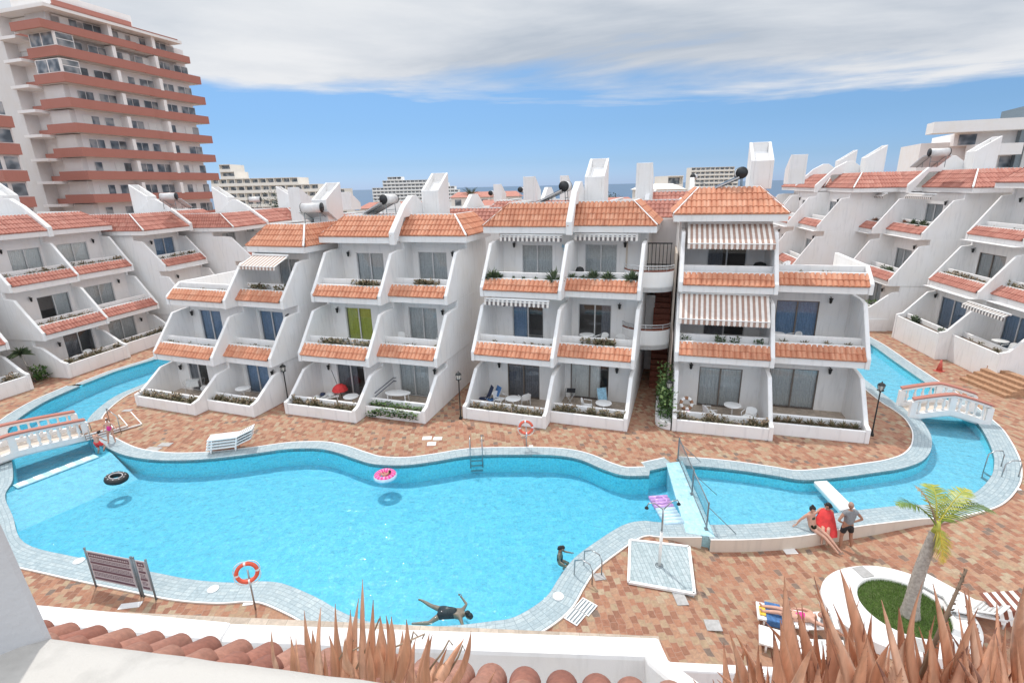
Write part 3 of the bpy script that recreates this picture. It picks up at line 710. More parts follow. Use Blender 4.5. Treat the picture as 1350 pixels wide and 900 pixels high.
# a cloud deck at constant height: project the view direction on a plane
zz = N(nt, 'ShaderNodeMath', operation='MAXIMUM'); zz.inputs[1].default_value = .03; nt.links.new(sx.outputs[2], zz.inputs[0])
dx = N(nt, 'ShaderNodeMath', operation='DIVIDE'); nt.links.new(sx.outputs[0], dx.inputs[0]); nt.links.new(zz.outputs[0], dx.inputs[1])
dy = N(nt, 'ShaderNodeMath', operation='DIVIDE'); nt.links.new(sx.outputs[1], dy.inputs[0]); nt.links.new(zz.outputs[0], dy.inputs[1])
cb = N(nt, 'ShaderNodeCombineXYZ'); nt.links.new(dx.outputs[0], cb.inputs[0]); nt.links.new(dy.outputs[0], cb.inputs[1])
mp = N(nt, 'ShaderNodeMapping'); mp.inputs['Scale'].default_value = (.34, .42, 1); mp.inputs['Rotation'].default_value = (0, 0, .5); mp.inputs['Location'].default_value = (3.1, 1.7, 0); nt.links.new(cb.outputs[0], mp.inputs[0])
cn = noise_n(nt, 1.0, 9, mp.outputs[0], .56); cn.inputs['Distortion'].default_value = .35
cn2 = noise_n(nt, .45, 3, mp.outputs[0], .5)
# coverage: the sheet thins out beyond a certain distance (low elevation)
rr = N(nt, 'ShaderNodeMapRange'); rr.inputs['From Min'].default_value = .10; rr.inputs['From Max'].default_value = .21; rr.inputs['To Min'].default_value = -.40; rr.inputs['To Max'].default_value = .34
ax = N(nt, 'ShaderNodeMath', operation='MULTIPLY_ADD'); ax.inputs[1].default_value = .03; nt.links.new(sx.outputs[0], ax.inputs[0]); nt.links.new(sx.outputs[2], ax.inputs[2]); nt.links.new(ax.outputs[0], rr.inputs['Value'])
s1_ = N(nt, 'ShaderNodeMath', operation='ADD'); nt.links.new(cn.outputs[0], s1_.inputs[0]); nt.links.new(rr.outputs[0], s1_.inputs[1])
s2_ = N(nt, 'ShaderNodeMath', operation='MULTIPLY_ADD'); s2_.inputs[1].default_value = .35; nt.links.new(cn2.outputs[0], s2_.inputs[0]); nt.links.new(s1_.outputs[0], s2_.inputs[2])
cr = ramp(nt, [(.58, (0, 0, 0)), (.80, (1, 1, 1))]); nt.links.new(s2_.outputs[0], cr.inputs[0])
cc = ramp(nt, [(.34, (.64, .70, .78)), (.5, (.88, .91, .95)), (.66, (1.08, 1.08, 1.08))]); nt.links.new(cn.outputs[0], cc.inputs[0])
cz = ramp(nt, [(.12, (5.0, 5.1, 5.3)), (.36, (5.6, 5.7, 5.8)), (.75, (7.6, 7.6, 7.7))]); nt.links.new(sx.outputs[2], cz.inputs[0])
by = N(nt, 'ShaderNodeMapRange'); by.inputs['From Min'].default_value = .15; by.inputs['From Max'].default_value = -.55; by.inputs['To Min'].default_value = 1; by.inputs['To Max'].default_value = 1.65; nt.links.new(sx.outputs[1], by.inputs['Value'])  # clouds behind the camera brightened as added fill for the facades
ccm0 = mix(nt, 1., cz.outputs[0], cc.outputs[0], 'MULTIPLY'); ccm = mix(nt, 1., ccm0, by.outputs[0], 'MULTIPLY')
sz = ramp(nt, [(0, (.42, .60, 1.12)), (.04, (.38, .53, .86)), (.10, (.42, .56, .76)), (.18, (.52, .66, .78)), (.4, (.9, .95, .95)), (.8, (1, 1, 1))]); nt.links.new(sx.outputs[2], sz.inputs[0])
skc = mix(nt, 1., sky.outputs[0], sz.outputs[0], 'MULTIPLY')
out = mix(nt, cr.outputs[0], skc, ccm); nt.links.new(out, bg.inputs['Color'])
scene.view_settings.view_transform = 'Standard'; scene.view_settings.look = 'None'; scene.view_settings.exposure = 0; scene.view_settings.gamma = 1
scene.render.engine = 'CYCLES'; scene.cycles.max_bounces = 8; scene.cycles.transparent_max_bounces = 12; scene.cycles.use_denoising = True
G1 = 'terraced white apartment blocks around the pool'
LA = ('awn_light', 'awn_dark'); BK = ('awn_light', 'awn_black')
sh = lambda *a: [('shrub',) + a]
bA = block('A', BP['A'], 'white terraced apartment block with a roof terrace over its left half, left of centre', roof='right', group=G1, WALL=2.7,
  wins={(2,1): (.9,2.6,'curtain_grey'), (1,0): (.9,2.65,'curtain_blue'), (1,1): (.3,2.15,'curtain_blue'), (0,0): (1.2,2.75,'curtain_dark',{'gap':.5,'frame':'alu'}), (0,1): (.35,2.05,'curtain_blue')},
  awns={(2,1): [(.35, 3.0, 1.15, .45, .18, LA)]}, plants={(2,0): [('sparse',7)], (2,1): [('bush',)], (1,0): [('sparse',9)], (1,1): [('sparse',6)], (0,0): [('shrub',)], (0,1): [('shrub',)]})
bB = block('B', BP['B'], 'white terraced apartment block with green curtains on its middle floor', group=G1, WALL=3.1,
  wins={(2,0): (1.15,3.05,'curtain_grey'), (2,1): (.45,2.35,'curtain_grey'), (1,0): (1.15,2.95,'curtain_green'), (1,1): (.45,2.3,'curtain_grey'), (0,0): (1.35,3.2,'curtain_dark',{'gap':.3}), (0,1): (.5,2.4,'curtain_grey',{'wall':'white'})},
  plants={(2,0): [('bush',)], (2,1): [('bush',)], (1,0): [('bush',)], (1,1): [('sparse',7)], (0,0): [('shrub',)], (0,1): [('vine',)]})
bC = block('C', BP['C'], 'white terraced apartment block with rosette plants and dark striped valances, right of the middle', group=G1,
  wins={(2,0): (1.38,3.24,'curtain_grey'), (2,1): (.5,2.35,'curtain_grey'), (1,0): (1.23,3.1,'curtain_blue',{'gap':.55}), (1,1): (.48,2.36,'curtain_dark',{'frame':'alu','gap':.7,'side':1}), (0,0): (1.42,3.3,'curtain_dark',{'frame':'browntrim'}), (0,1): (.41,2.55,'curtain_white',{'gap':.22,'side':0,'frame':'browntrim'})},
  awns={(2,0): [(.5, 4.1, .12, .05, .22, BK)], (2,1): [(.15, 3.6, .12, .05, .22, BK)], (1,0): [(.3, 3.95, .12, .05, .22, BK)]},
  plants={(2,0): [('rosettes', (.05,.12,.36,.5,.68,.93), (.42,.34,.14,.15,.15,.5))], (2,1): [('rosettes', (.04,.20,.36,.58,.93), (.25,.2,.4,.36,.42))], (1,0): [('sparse',12)], (1,1): [('bush',)], (0,0): [('shrub',)], (0,1): [('shrub',)]})
bD = block('D', BP['D'], 'white terraced apartment block with two large striped awnings, right end of centre row', roof='left', group=G1,
  wins={(2,0): (1.49,3.5,'curtain_dark',{'gap':.6}), (1,0): (1.5,3.6,'curtain_dark',{'gap':.5}), (1,1): (.7,2.75,'curtain_blue',{'frame':'browntrim'}), (0,0): (1.38,3.5,'curtain_grey',{'gap':.0,'frame':'browntrim'}), (0,1): (.45,2.75,'curtain_grey',{'frame':'browntrim'})},
  awns={(2,0): [(.3, 4.35, 1.45, .85, .26, LA)], (1,0): [(.1, 4.25, 1.1, 1.05, .26, LA)]},
  plants={(2,1): [('sparse',5)], (1,0): [('mixed',)], (1,1): [('tufts',4)], (0,0): [('shrub',)], (0,1): [('tufts',8)]})
bL1 = block('L1', BP['L1'], WALL=2.4, label='left pink-white terraced apartment block beside the narrow channel, three floors of red tile aprons', group=G1, tile='tile_red', wall='pinkish', z0=.15, baseh=.8, chimney=True,
  wins={(2,0): (2.2,4.3,'curtain_white'), (2,1): (1.3,3.6,'curtain_white'), (1,0): (2.0,4.2,'curtain_grey',{'gap':.5,'side':1}), (1,1): (1.2,3.5,'curtain_grey'), (0,0): (2.1,4.2,'curtain_dark',{'gap':.5}), (0,1): (1.3,3.6,'curtain_grey')},
  plants={(2,0): [('shrub',)], (2,1): [('shrub',)], (1,0): [('shrub',)], (1,1): [('sparse',9)], (0,0): [('shrub',)], (0,1): [('shrub',)]})
bL2 = block('L2', BP['L2'], WALL=2.4, label='terraced apartment block behind the left one with pink curtains on its top floor', group=G1, tile='tile_red',
  wins={(2,0): (2.2,4.4,'curtain_blue'), (2,1): (1.9,4.0,'curtain_pink'), (1,0): (2.3,4.5,'curtain_grey'), (1,1): (2.2,4.3,'curtain_grey')}, plants={(2,0): [('shrub',)], (2,1): [('shrub',)]}, detail=4)
bR1 = block('R1', BP['R1'], WALL=2.3, label='right-hand terraced apartment block with a tall white planter wall and blue curtains', group=G1, tile='tile_red', z0=1.15, baseh=.6,
  wins={(0,0): (.9,3.6,'curtain_blue'), (0,1): (.7,3.0,'curtain_blue'), (1,0): (.9,3.4,'curtain_grey',{'frame':'browntrim'})}, awns={(0,1): [(.2, 3.8, .3, .12, .22, BK)]},
  plants={(2,0): [('sparse',4)], (1,0): [('shrub',)], (1,1): [('shrub',)], (0,0): [('mixed',)], (0,1): [('sparse',10)]})
bR0 = block('R0', BP['R0'], WALL=2.3, label='terraced apartment block behind the right-hand one with rounded succulents on its top balcony', group=G1, tile='tile_red', z0=1.1,
  wins={(2,0): (.9,3.1,'curtain_grey'), (2,1): (.6,2.8,'curtain_grey'), (1,0): (.9,3.1,'curtain_dark'), (1,1): (.7,3.0,'curtain_grey')}, awns={(2,0): [(.5, 4.6, .3, .12, .2, BK)], (2,1): [(.3, 3.9, .3, .12, .2, BK)]},
  plants={(2,0): [('rosettes', (.3,.75), (.45,.3))], (2,1): [('rosettes', (.2,.45,.75), (.28,.35,.4))], (1,0): [('sparse',6)], (1,1): [('mixed',)]}, detail=4)
# farther blocks of the two side rows
rm = atY(1077.7, 304.9, 44); r_ = radians(-100)
k = {}
def far_from_tip(px, py, zt, src, r, which='R'):
    """place a block so that its right (or left) second-floor corner stands at a surveyed point"""
    P = BP[src]; z = P['z2']; p = at(px, py, z); a = radians(r); X = P['w1'] + P['w2'] if which == 'R' else 0; Y = P['d2'] + (P['s'] if which == 'R' else 0)
    return derive(src, (p.x - X * cos(a) + Y * sin(a), p.y - X * sin(a) - Y * cos(a)), r)
bRm = block('Rm', far_from_tip(1077.7, 304.9, 0, 'R0', -102), 'third terraced apartment block of the right row, seen over the roof terrace', group=G1, tile='tile_red', z0=1.1, detail=4, WALL=2.3, levels=(1, 2), plants={(2,0): [('sparse',4)]})
bRn = block('Rn', derive('R0', (28.6, 66.5), -104), 'farthest terraced apartment block of the right row', group=G1, tile='tile_red', detail=3, levels=(1, 2), lamps=False)
bL3 = block('L3', derive('L2', (-20.6, 47.4), 82, z3=8.6, z4=9.8), 'third terraced apartment block of the left row with a vent shaft', group=G1, tile='tile_red', detail=4, levels=(1, 2), lamps=False)
bL4 = block('L4', derive('L2', (-19.0, 58.6), 82, z3=8.6, z4=9.8), 'farthest terraced apartment block of the left row', group=G1, tile='tile_red', detail=3, levels=(2,), lamps=False)
# L0: nearest block of the left row, only its right ground-floor end shows
a = radians(74); W_ = BP['L1']['w1'] + BP['L1']['w2']; p = at(47, 512); s_ = BP['L1']['s']
bL0 = block('L0', derive('L1', (p.x - W_ * cos(a) + s_ * sin(a), p.y - W_ * sin(a) - s_ * cos(a)), 74), 'nearest terraced block of the left row, only its end terrace in view', group=G1, tile='tile_red', z0=.15, baseh=.8, plants={(0,1): [('shrub',)]})
# ------------------------------------------------------------------ planting in the terrace planters
M['rust'] = leaf_mat('rusty_leaves', [(0, (.12, .06, .03)), (1, (.34, .17, .10))])
LVL = {0: 'ground-floor', 1: 'middle', 2: 'top'}
blk_words = {}
cnt = {}
for (R, kind, a, c, ys, zs, pa) in shrubs:
    nmw = R['label'].split(',')[0]
    key = (R.name, round(zs, 1)); side = 'left' if a < 2 else 'right'
    lv = 'ground-floor' if zs < 2.0 and not (R == bR1 and zs > 2) else ('top' if zs > 5.8 else 'middle')
    who = {bA.name: 'left centre block', bB.name: 'green-curtain block', bC.name: 'block with dark valances', bD.name: 'block with big striped awnings', bL1.name: 'pinkish left-row block', bL2.name: 'second left-row block', bR1.name: 'right-hand block', bR0.name: 'second right-row block', bRm.name: 'third right-row block', bL0.name: 'nearest left-row block'}[R.name]
    m = MB(); W_ = c - a; mat = 'shrub'; x0 = (a + c) / 2
    if kind == 'shrub':
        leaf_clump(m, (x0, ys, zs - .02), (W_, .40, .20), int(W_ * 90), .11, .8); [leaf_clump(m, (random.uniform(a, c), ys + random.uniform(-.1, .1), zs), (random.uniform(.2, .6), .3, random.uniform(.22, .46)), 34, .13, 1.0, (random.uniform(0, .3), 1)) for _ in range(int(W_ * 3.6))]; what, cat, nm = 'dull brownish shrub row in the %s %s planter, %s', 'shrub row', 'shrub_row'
    elif kind == 'bush':
        for k in range(3): leaf_clump(m, (a + W_ * random.uniform(.15, .9), ys, zs), (W_ * .3, .4, .42), int(W_ * 55), .15, .9)
        what, cat, nm = 'uneven grey-brown bushes in the %s %s planter, %s', 'shrub row', 'shrub_row'
    elif kind == 'sparse':
        for k in range(pa[0]): leaf_clump(m, (random.uniform(a, c), ys, zs), (.18, .25, .22), 14, .10, 1.0)
        what, cat, nm = 'sparse small plants in the %s %s planter, %s', 'plants', 'small_plants'
    elif kind == 'mixed':
        for k in range(5): leaf_clump(m, (a + W_ * random.uniform(.05, .95), ys, zs), (.45, .35, .4), 60, .13, 1.0)
        mat = 'succ'; what, cat, nm = 'mixed green and dry plants in the %s %s planter, %s', 'plants', 'small_plants'
    elif kind == 'tufts':
        for k in range(pa[0]): rosette(m, (a + W_ * (k + .5) / pa[0], ys, zs), .42, 40, .03)
        what, cat, nm = 'spaced grassy tufts along the %s %s planter, %s', 'plants', 'grassy_tufts'
    elif kind == 'vine':
        leaf_clump(m, (x0, ys, zs), (W_, .4, .25), int(W_ * 90), .13, .6)
        for k in range(9):
            xx = a + W_ * (.1 + .1 * k) ; leaf_clump(m, (xx, ys - .48, zs - random.uniform(.05, .42)), (.5, .12, .34), 45, .13, .2)
        mat = 'green'; what, cat, nm = 'green ivy hanging over the %s %s planter, %s', 'ivy', 'ivy'
    elif kind == 'rosettes':
        for f_, r in zip(pa[0], pa[1]):
            q = MB(); rosette(q, (0, 0, 0), r * 1.6, 60 if r > .3 else 30, .05)
            # each rosette is a plant of its own
            o = q.build('rosette_plant', M['succ' if r > .3 or R != bR0 else 'rust']); o.matrix_world = Matrix.Translation((0, 0, 0))
            o.location = Matrix.Translation((R.location.x, R.location.y, 0)) @ Matrix.Rotation(R.rotation_euler.z, 4, 'Z') @ Vector((a + f_ * W_, ys - .06, zs + .14)); o.rotation_euler = (0, 0, random.uniform(0, 6))
            sz = 'large' if r > .38 else ('medium' if r > .25 else 'tiny')
            pos = ['far left', 'left', 'centre-left', 'centre', 'centre-right', 'far right'][min(5, int(f_ * 6))]
            tag(o, '%s spiky rosette, %s of the %s %s planter, %s' % (sz, pos, side, lv, who), 'rosette plant', 'rosette plants in the planters')
        continue
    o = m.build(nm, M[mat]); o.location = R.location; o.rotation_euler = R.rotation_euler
    tag(o, what % (side, lv, who), cat, 'plants in the terrace planters')

# ------------------------------------------------------------------ solar water heaters
def up(R, x, y, z): return Matrix.Translation((R.location.x, R.location.y, 0)) @ Matrix.Rotation(R.rotation_euler.z, 4, 'Z') @ Vector((x, y, z))
def heat(px, py, Y, rz, label, **k):
    p = atY(px, py, Y); return heater((p.x, p.y, p.z - 1.05), rz, label, **k)
heat(411, 274, 33.0, radians(176), 'solar water heater lying along the roof of the left centre block')
heat(513, 262.5, 34.0, radians(248), 'solar water heater end-on behind the roof fin of the green-curtain block')
heat(745.5, 245.5, 31.5, radians(255), 'solar water heater end-on beside the shaft of the dark-valance block')
heat(977, 228, 28.5, radians(250), 'solar water heater over the awning block roof, black tank end facing out')
heat(1238, 201, 40.5, radians(168), 'solar water heater beside the tall shaft on the right row')
heat(222, 259, 46.0, radians(185), 'solar water heater on the second left-row block, in front of the tower')
heat(336, 263, 60.0, radians(5), 'solar water heater in front of the stepped hotel', panel=False)
heat(687, 250, 62, radians(80), 'distant solar water heater beside a plain white shaft', panel=False)
heat(648, 254.5, 70, radians(80), 'smallest distant solar water heater, left of the others', panel=False)
heat(915, 233, 60, radians(60), 'distant solar water heater left of the awning block', panel=False)
heat(1115, 216, 60, radians(160), 'distant solar water heater on the third block of the right row', panel=False)

# ------------------------------------------------------------------ houses of the row behind
def rear_house(R, lx, ly, w, d, z3, z4, label, shafts=(), tile='tile_red', gate=False):
    c = up(R, lx, ly, 0); T = thing('rear_house', c, R.rotation_euler.z, label, 'house', 'red-roofed houses behind the centre row')
    m = MB(); m.box(-w / 2, w / 2, 0, d, 0, z3 - .3); m.build('wall', M['white'], T)
    r = MB(); r.box(-w / 2 - .3, w / 2 + .3, -.3, d + .3, z3 - .3, z3); rf = r.build('roof', M['white'], T)
    t = MB(); inn = 1.0; hw = w / 2 + .3; Vf = Vector((0, inn, z4 - z3)); L = Vf.length
    for P0, U, V, ww in (((-hw, -.3, z3 + .02), (1, 0, 0), (0, inn, z4 - z3), 2 * hw), ((hw, -.3, z3 + .02), (0, 1, 0), (-inn, 0, z4 - z3), d + .6), ((-hw, d + .3, z3 + .02), (0, -1, 0), (inn, 0, z4 - z3), d + .6)):
        tile_sheet(t, P0, U, V, ww, L, lim=lambda s, ww=ww: (inn * s / L, ww - inn * s / L), course=L / 4, seg=4, pitch=.3)
    t.build('roof_tiles', M[tile], rf)
    f = MB(); f.box(-hw + inn, hw - inn, -.3 + inn, d + .3 - inn, z3, z4 - .05); f.build('flat_roof', M['concrete'], rf)
    cp = MB(); cp.obox((-hw + inn, -.3 + inn, z4 + .03), (hw - inn, -.3 + inn, z4 + .03), .18, .08)
    for s in (-1, 1): cp.obox((s * hw, -.3, z3 + .06), (s * (hw - inn), -.3 + inn, z4 + .05), .12, .08); cp.obox((s * (hw - inn), -.3 + inn, z4 + .03), (s * (hw - inn), d - inn, z4 + .03), .14, .08)
    cp.build('ridge_cap', M['white_clean'], rf)
    fn = MB(); fn.prism_x(-.15, .15, [(d * .25, z4 - .05), (d * .45, z4 + 1.0), (d * .6, z4 + 1.0), (d + .4, z3 - .3), (d * .3, z3 - .3)]); fn.build('roof_fin', M['white_clean'], rf)
    inv = (Matrix.Translation(c) @ Matrix.Rotation(R.rotation_euler.z, 4, 'Z')).inverted()
    for (px, py, Y, hh, ww) in shafts:
        q = inv @ atY(px, py, Y); shaft(rf, q.x, q.y, q.z, h=hh, w=ww, back=True)
    return T
rear_house(bA, 5.2, 16.5, 7, 8, 8.6, 9.8, 'red-roofed house behind the block with the roof terrace', [(385, 292, 42, 2.6, 1.1)])
rear_house(bB, 3.6, 16.0, 9, 8, 9.0, 10.1, 'red-roofed house behind the green-curtain block, low shaft above it', [(450, 277, 52, 1.7, 1.2)])
rear_house(bC, -1.0, 17.5, 8, 8, 9.5, 10.5, 'red-roofed house seen between the green-curtain and dark-valance blocks', [(651, 266, 60, 1.9, .95), (690, 266, 42, 1.9, 1.0)])
rear_house(bC, 7.6, 14.6, 6.0, 8, 9.4, 10.5, 'red-roofed house seen over the stairs between the two right centre blocks', [(738, 262, 58, 2.4, .95), (837, 266, 39, 2.7, 1.15)])
rear_house(bD, 1.0, 17.0, 7, 8, 9.8, 11.0, 'red-roofed house behind the block with big striped awnings', [(1038, 243, 42, 2.2, 1.2)])

# ------------------------------------------------------------------ stair tower between two blocks
ST = thing('stair_tower', up(bD, -1.35, 4.6, 0), bD.rotation_euler.z, 'white stair tower with two rounded balconies, in the alley between the two right centre blocks', 'stair tower')
m = MB(); m.box(-1.6, 1.2, 4.2, 4.4, 0, 9.6); m.build('back_wall', M['pinkish'], ST)
for k, (z, pz) in enumerate(((3.15, 1.0), (6.35, 1.0))):
    m = MB(); prof = []
    for i in range(17):
        a = pi + pi * i / 16; prof.append((cos(a) * 1.3 - .2, sin(a) * .85))
    m.prism_z(prof + [(1.1, 4.2), (-1.5, 4.2)], z - .25, z); m.build('balcony_floor', M['white'], ST)
    m = MB(); n = len(prof); vs = []
    for (x, y) in prof:
        nx, ny = (x + .2) / 1.3, y / .85
        for (dz, o_) in ((z - .25, 0), (z + pz - .15, 0), (z + pz - .15, -.1), (z, -.1)): vs.append((x + nx * o_, y + ny * o_, dz))
    m.add(vs, [(4 * i + j, 4 * (i + 1) + j, 4 * (i + 1) + (j + 1) % 4, 4 * i + (j + 1) % 4) for i in range(n - 1) for j in range(4)], smooth=False); bp = m.build('balcony_parapet', M['white_clean'], ST)
    r = MB(); r.tube([(x, y, z + pz + .14) for x, y in prof], .025, n=6); r.tube([(x, y, z + pz + .0) for x, y in prof], .018, n=6)
    for i in range(0, 17, 4): r.tube([(prof[i][0], prof[i][1], z + pz - .15), (prof[i][0], prof[i][1], z + pz + .14)], .018, n=6)
    r.build('railing', M['alu'], bp)
    c = MB(); c.tube([(x * .97 - .0, y * .97, z + pz - .13) for x, y in prof], .05, n=6); c.build('coping', M['wood'], bp)
for f_, (z0, z1) in enumerate(((0, 3.1), (3.15, 6.3))):
    s = MB()
    for i in range(11):
        s.box(.15, 1.1, .9 + i * .28, 1.2 + i * .28, z0 + i * (z1 - z0) / 11, z0 + (i + 1) * (z1 - z0) / 11)
    s.build('stair_flight', M['wood'], ST)
m = MB(); m.box(-1.55, -1.45, 1.4, 4.2, 0, 9.6); m.box(1.15, 1.25, .6, 4.2, 0, 8.0); m.build('side_wall', M['beige'], ST)
d_ = MB(); d_.box(-.9, .2, 2.3, 2.4, 3.15, 5.3); d_.build('landing_wall', M['white'], ST)
g = MB()
for i in range(8): g.tube([(-.5 + i * .2, 1.0, 6.35), (-.5 + i * .2, 1.0, 8.5)], .02, n=5)
g.box(-.55, .95, .98, 1.02, 8.45, 8.52); g.box(-.55, .95, .98, 1.02, 7.3, 7.36); g.build('iron_gate', M['blackmetal'], ST)

# ------------------------------------------------------------------ brick-red tower
ang = radians(72.64)
TW = thing('apartment_tower', (-55.21, 71.42, 0), ang, 'tall grey apartment tower ringed with brick-red balcony bands', 'tower block')
bt = [-3, -.1, 2.95, 5.9, 8.87, 11.83, 14.8, 17.7, 20.65, 23.63, 26.52, 29.5, 32.1]; bz = bt
right = {11: 21.2, 12: 19.8}
core = MB(); core.box(1.4, 20.0, 1.6, 16, -4, 33.2); core.box(1.2, 18.4, 1.6, 16, 29.7, 33.4); core.build('wall', M['towerlight'], TW)
sl = MB(); sl.box(-.6, 18.3, -.3, 12, 33.5, 33.9); sl.box(2.6, 13.0, 2.5, 10, 33.9, 36.2); sl.build('roof_slab', M['towerlight'], TW)
pb = MB(); pb.box(2.4, 12.6, 2.2, 2.49, 34.2, 35.3); pb.box(0.3, 17.6, -.34, -.3, 33.86, 33.98); pb.build('roof_band', M['brickred'], TW)
for k, z in enumerate(bt):
    xr = right.get(k, 21.4); x0 = -1.2 if k == 12 else 0
    b_ = MB(); hgt = 1.12 if k < 12 else .95
    # band along the facade with a shallow step, then round the near corner
    st = 0.0 if k < 11 else .35
    b_.prism_z([(x0, 0), (xr * .55, 0), (xr * .55, .25), (xr, .25), (xr, 3.5), (xr - .15, 3.5), (xr - .15, .4), (xr * .55 - .05, .4), (xr * .55 - .05, .15), (x0 + .15, .15), (x0 + .15, 4.8), (x0, 5.3)], z - hgt, z)
    band = b_.build('balcony_band', M['brickred'], TW)
    s_ = MB(); s_.box(x0 + .2, xr - .2, .45, 5.2, z - hgt - .02, z - hgt + .16); s_.build('balcony_floor', M['towerwall'], TW)
    if k < 2: continue
    zf = z - hgt + .2; zc = z + 1.55
    # windows of this floor
    if k < 12 or True:
        for j, xw in enumerate((2.2, 5.0, 8.6, 11.4, 14.9, 17.7)):
            if xw + 2 > xr - 1: continue
            rec = j % 2 == 1; y = 1.6 if not rec else 2.0
            w_ = 2.5 if rec else 2.1; zb = z - .25 if not rec else zf; zt = z + 1.25
            f_ = MB(); f_.box(xw, xw + w_, 1.52, 1.58, zb, zt, mat=0)
            for q in range(2): f_.box(xw + .07 + q * (w_ / 2), xw + w_ / 2 - .04 + q * (w_ / 2 - .02), 1.49, 1.525, zb + .07, zt - .07, mat=1 if random.random() < .75 else 2)
            f_.build('window', [M['towerlight'], M['towerglass'], M['curtain_white']], TW)
        for xp in (7.3, 13.6):
            p_ = MB(); p_.box(xp, xp + .5, .2, 1.6, z - .1, z + 1.5); p_.build('partition', M['towerlight'], TW)
        # near end face with corner bay glazing on the upper floors
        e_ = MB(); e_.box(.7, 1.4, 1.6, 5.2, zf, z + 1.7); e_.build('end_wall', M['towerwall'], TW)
        if k in (10, 11):
            g_ = MB(); g_.box(.1, .2, .3, 4.6, z, z + 1.6, mat=0)
            for q in range(2): g_.box(.06, .1, .45 + q * 2.1, 2.3 + q * 2.1, z + .12, z + 1.5, mat=1)
            g_.box(.2, 2.4, .2, .3, z, z + 1.6, mat=0); g_.box(.35, 2.3, .17, .2, z + .1, z + .8, mat=1); g_.box(.35, 2.3, .17, .2, z + .9, z + 1.5, mat=1)
            g_.build('corner_glazing', [M['towerlight'], M['towerglass']], TW)
# recess with access galleries and the blank stair slab
for k, z in enumerate(bt[2:]):
    s_ = MB(); s_.box(-.9, 2.6, 5.3, 8.6, z - 1.55, z - 1.2); s_.build('gallery_slab', M['towerlight'], TW)
    s_ = MB(); s_.box(.9, 1.0, 5.5, 8.4, z - 1.2, z - .5); s_.build('gallery_railing', M['brickred'], TW)
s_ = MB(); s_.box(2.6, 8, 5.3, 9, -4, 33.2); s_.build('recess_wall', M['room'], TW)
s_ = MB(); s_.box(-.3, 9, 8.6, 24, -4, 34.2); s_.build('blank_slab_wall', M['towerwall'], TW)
wg = MB()
TW2 = thing('tower_wing', atY(10, 250, 62) * 1.0, radians(158), 'end of another tower wing with red bands, cut by the left edge', 'tower block')
TW2.location.z = 0
c_ = MB(); c_.box(.4, 9, -2.2, -.4, -2, 20.2); c_.build('wall', M['towerwall'], TW2)
for k in range(3, 8):
    z = 2.95 * k - .1
    if z > 21: break
    b_ = MB(); b_.box(0, 9, -2.4, 0, z - 1.2, z); b_.build('balcony_band', M['brickred'], TW2)
    for bx_ in ((.34, .4, -2.0, -.7), (.6, 1.9, -.4, -.34), (2.2, 3.5, -.4, -.34)): f_ = MB(); f_.box(*bx_, z + .15, z + 1.5); f_.build('window', M['towerglass'], TW2)

# ------------------------------------------------------------------ hotels
def hotel(pxl, pxr, pytop, Y, floors, label, mat, levels, fh=3.1, name='hotel_building', rz=0, zb=-60):
    """stepped slab hotel: levels = list of (x0,x1) fractions for each floor from the top"""
    a = atY(pxl, pytop, Y); b = atY(pxr, pytop, Y); W_ = (b - a).length
    T = thing(name, (a.x, a.y, 0), rz, label, 'hotel', 'distant hotels')
    ztop = a.z; depth = 12
    for i, (f0, f1) in enumerate(levels):
        z1 = ztop - i * fh; z0 = z1 - fh; x0, x1 = f0 * W_, f1 * W_
        m = MB(); m.box(x0, x1, 1.4, depth, z0, z1, mat=0); m.box(x0, x1, 0, 1.4, z0 - .05, z0 + 1.1, mat=0); m.box(x0, x1, 0, 1.4, z1 - .2, z1 - .02, mat=0)
        n = max(1, int((x1 - x0) / 3.6)); st = (x1 - x0) / n
        for j in range(n + 1): m.box(max(x0, x0 + j * st - .12), min(x1, x0 + j * st + .12), .1, 1.4, z0 + 1.1, z1 - .2, mat=0)
        fo = m.build('floor_storey', M[mat], T)
        g = MB()
        for j in range(n): g.box(x0 + j * st + .5, x0 + (j + 1) * st - .5, 1.34, 1.4, z0 + .2, z1 - .5)
        g.build('window', M['farglass'], fo)
    m = MB(); f0 = min(l[0] for l in levels); f1 = max(l[1] for l in levels); m.box(f0 * W_, f1 * W_, 1.0, depth, zb, ztop - len(levels) * fh); m.build('base', M[mat], T)
    return T
hotel(288, 436, 217, 245, 7, 'cream stepped hotel with rows of balconies, right of the red tower', 'cream', [(0, .10), (0, .13), (-.1, .70), (-.1, .88), (-.1, .92), (-.1, .92), (-.1, .92)], rz=radians(-3))
hotel(434, 454, 249, 235, 4, 'narrow cream block at the right end of the stepped hotel', 'cream', [(0, 1)] * 4)
hotel(489, 604, 234, 500, 8, 'white stepped hotel in front of the sea', 'hotelwhite', [(.19, .35), (.13, .82), (.13, .88), (0, .96), (0, 1.0), (0, 1.0), (0, 1.04)], rz=radians(-4))
hotel(912, 975, 221, 430, 6, 'small cream hotel with dense windows, behind the solar tank', 'cream', [(0, .9), (0, 1), (0, 1), (0, 1), (0, 1)])
hotel(874, 908, 232, 130, 2, 'low cream building with a satellite dish on its roof', 'cream', [(.2, .8), (0, 1), (0, 1)])
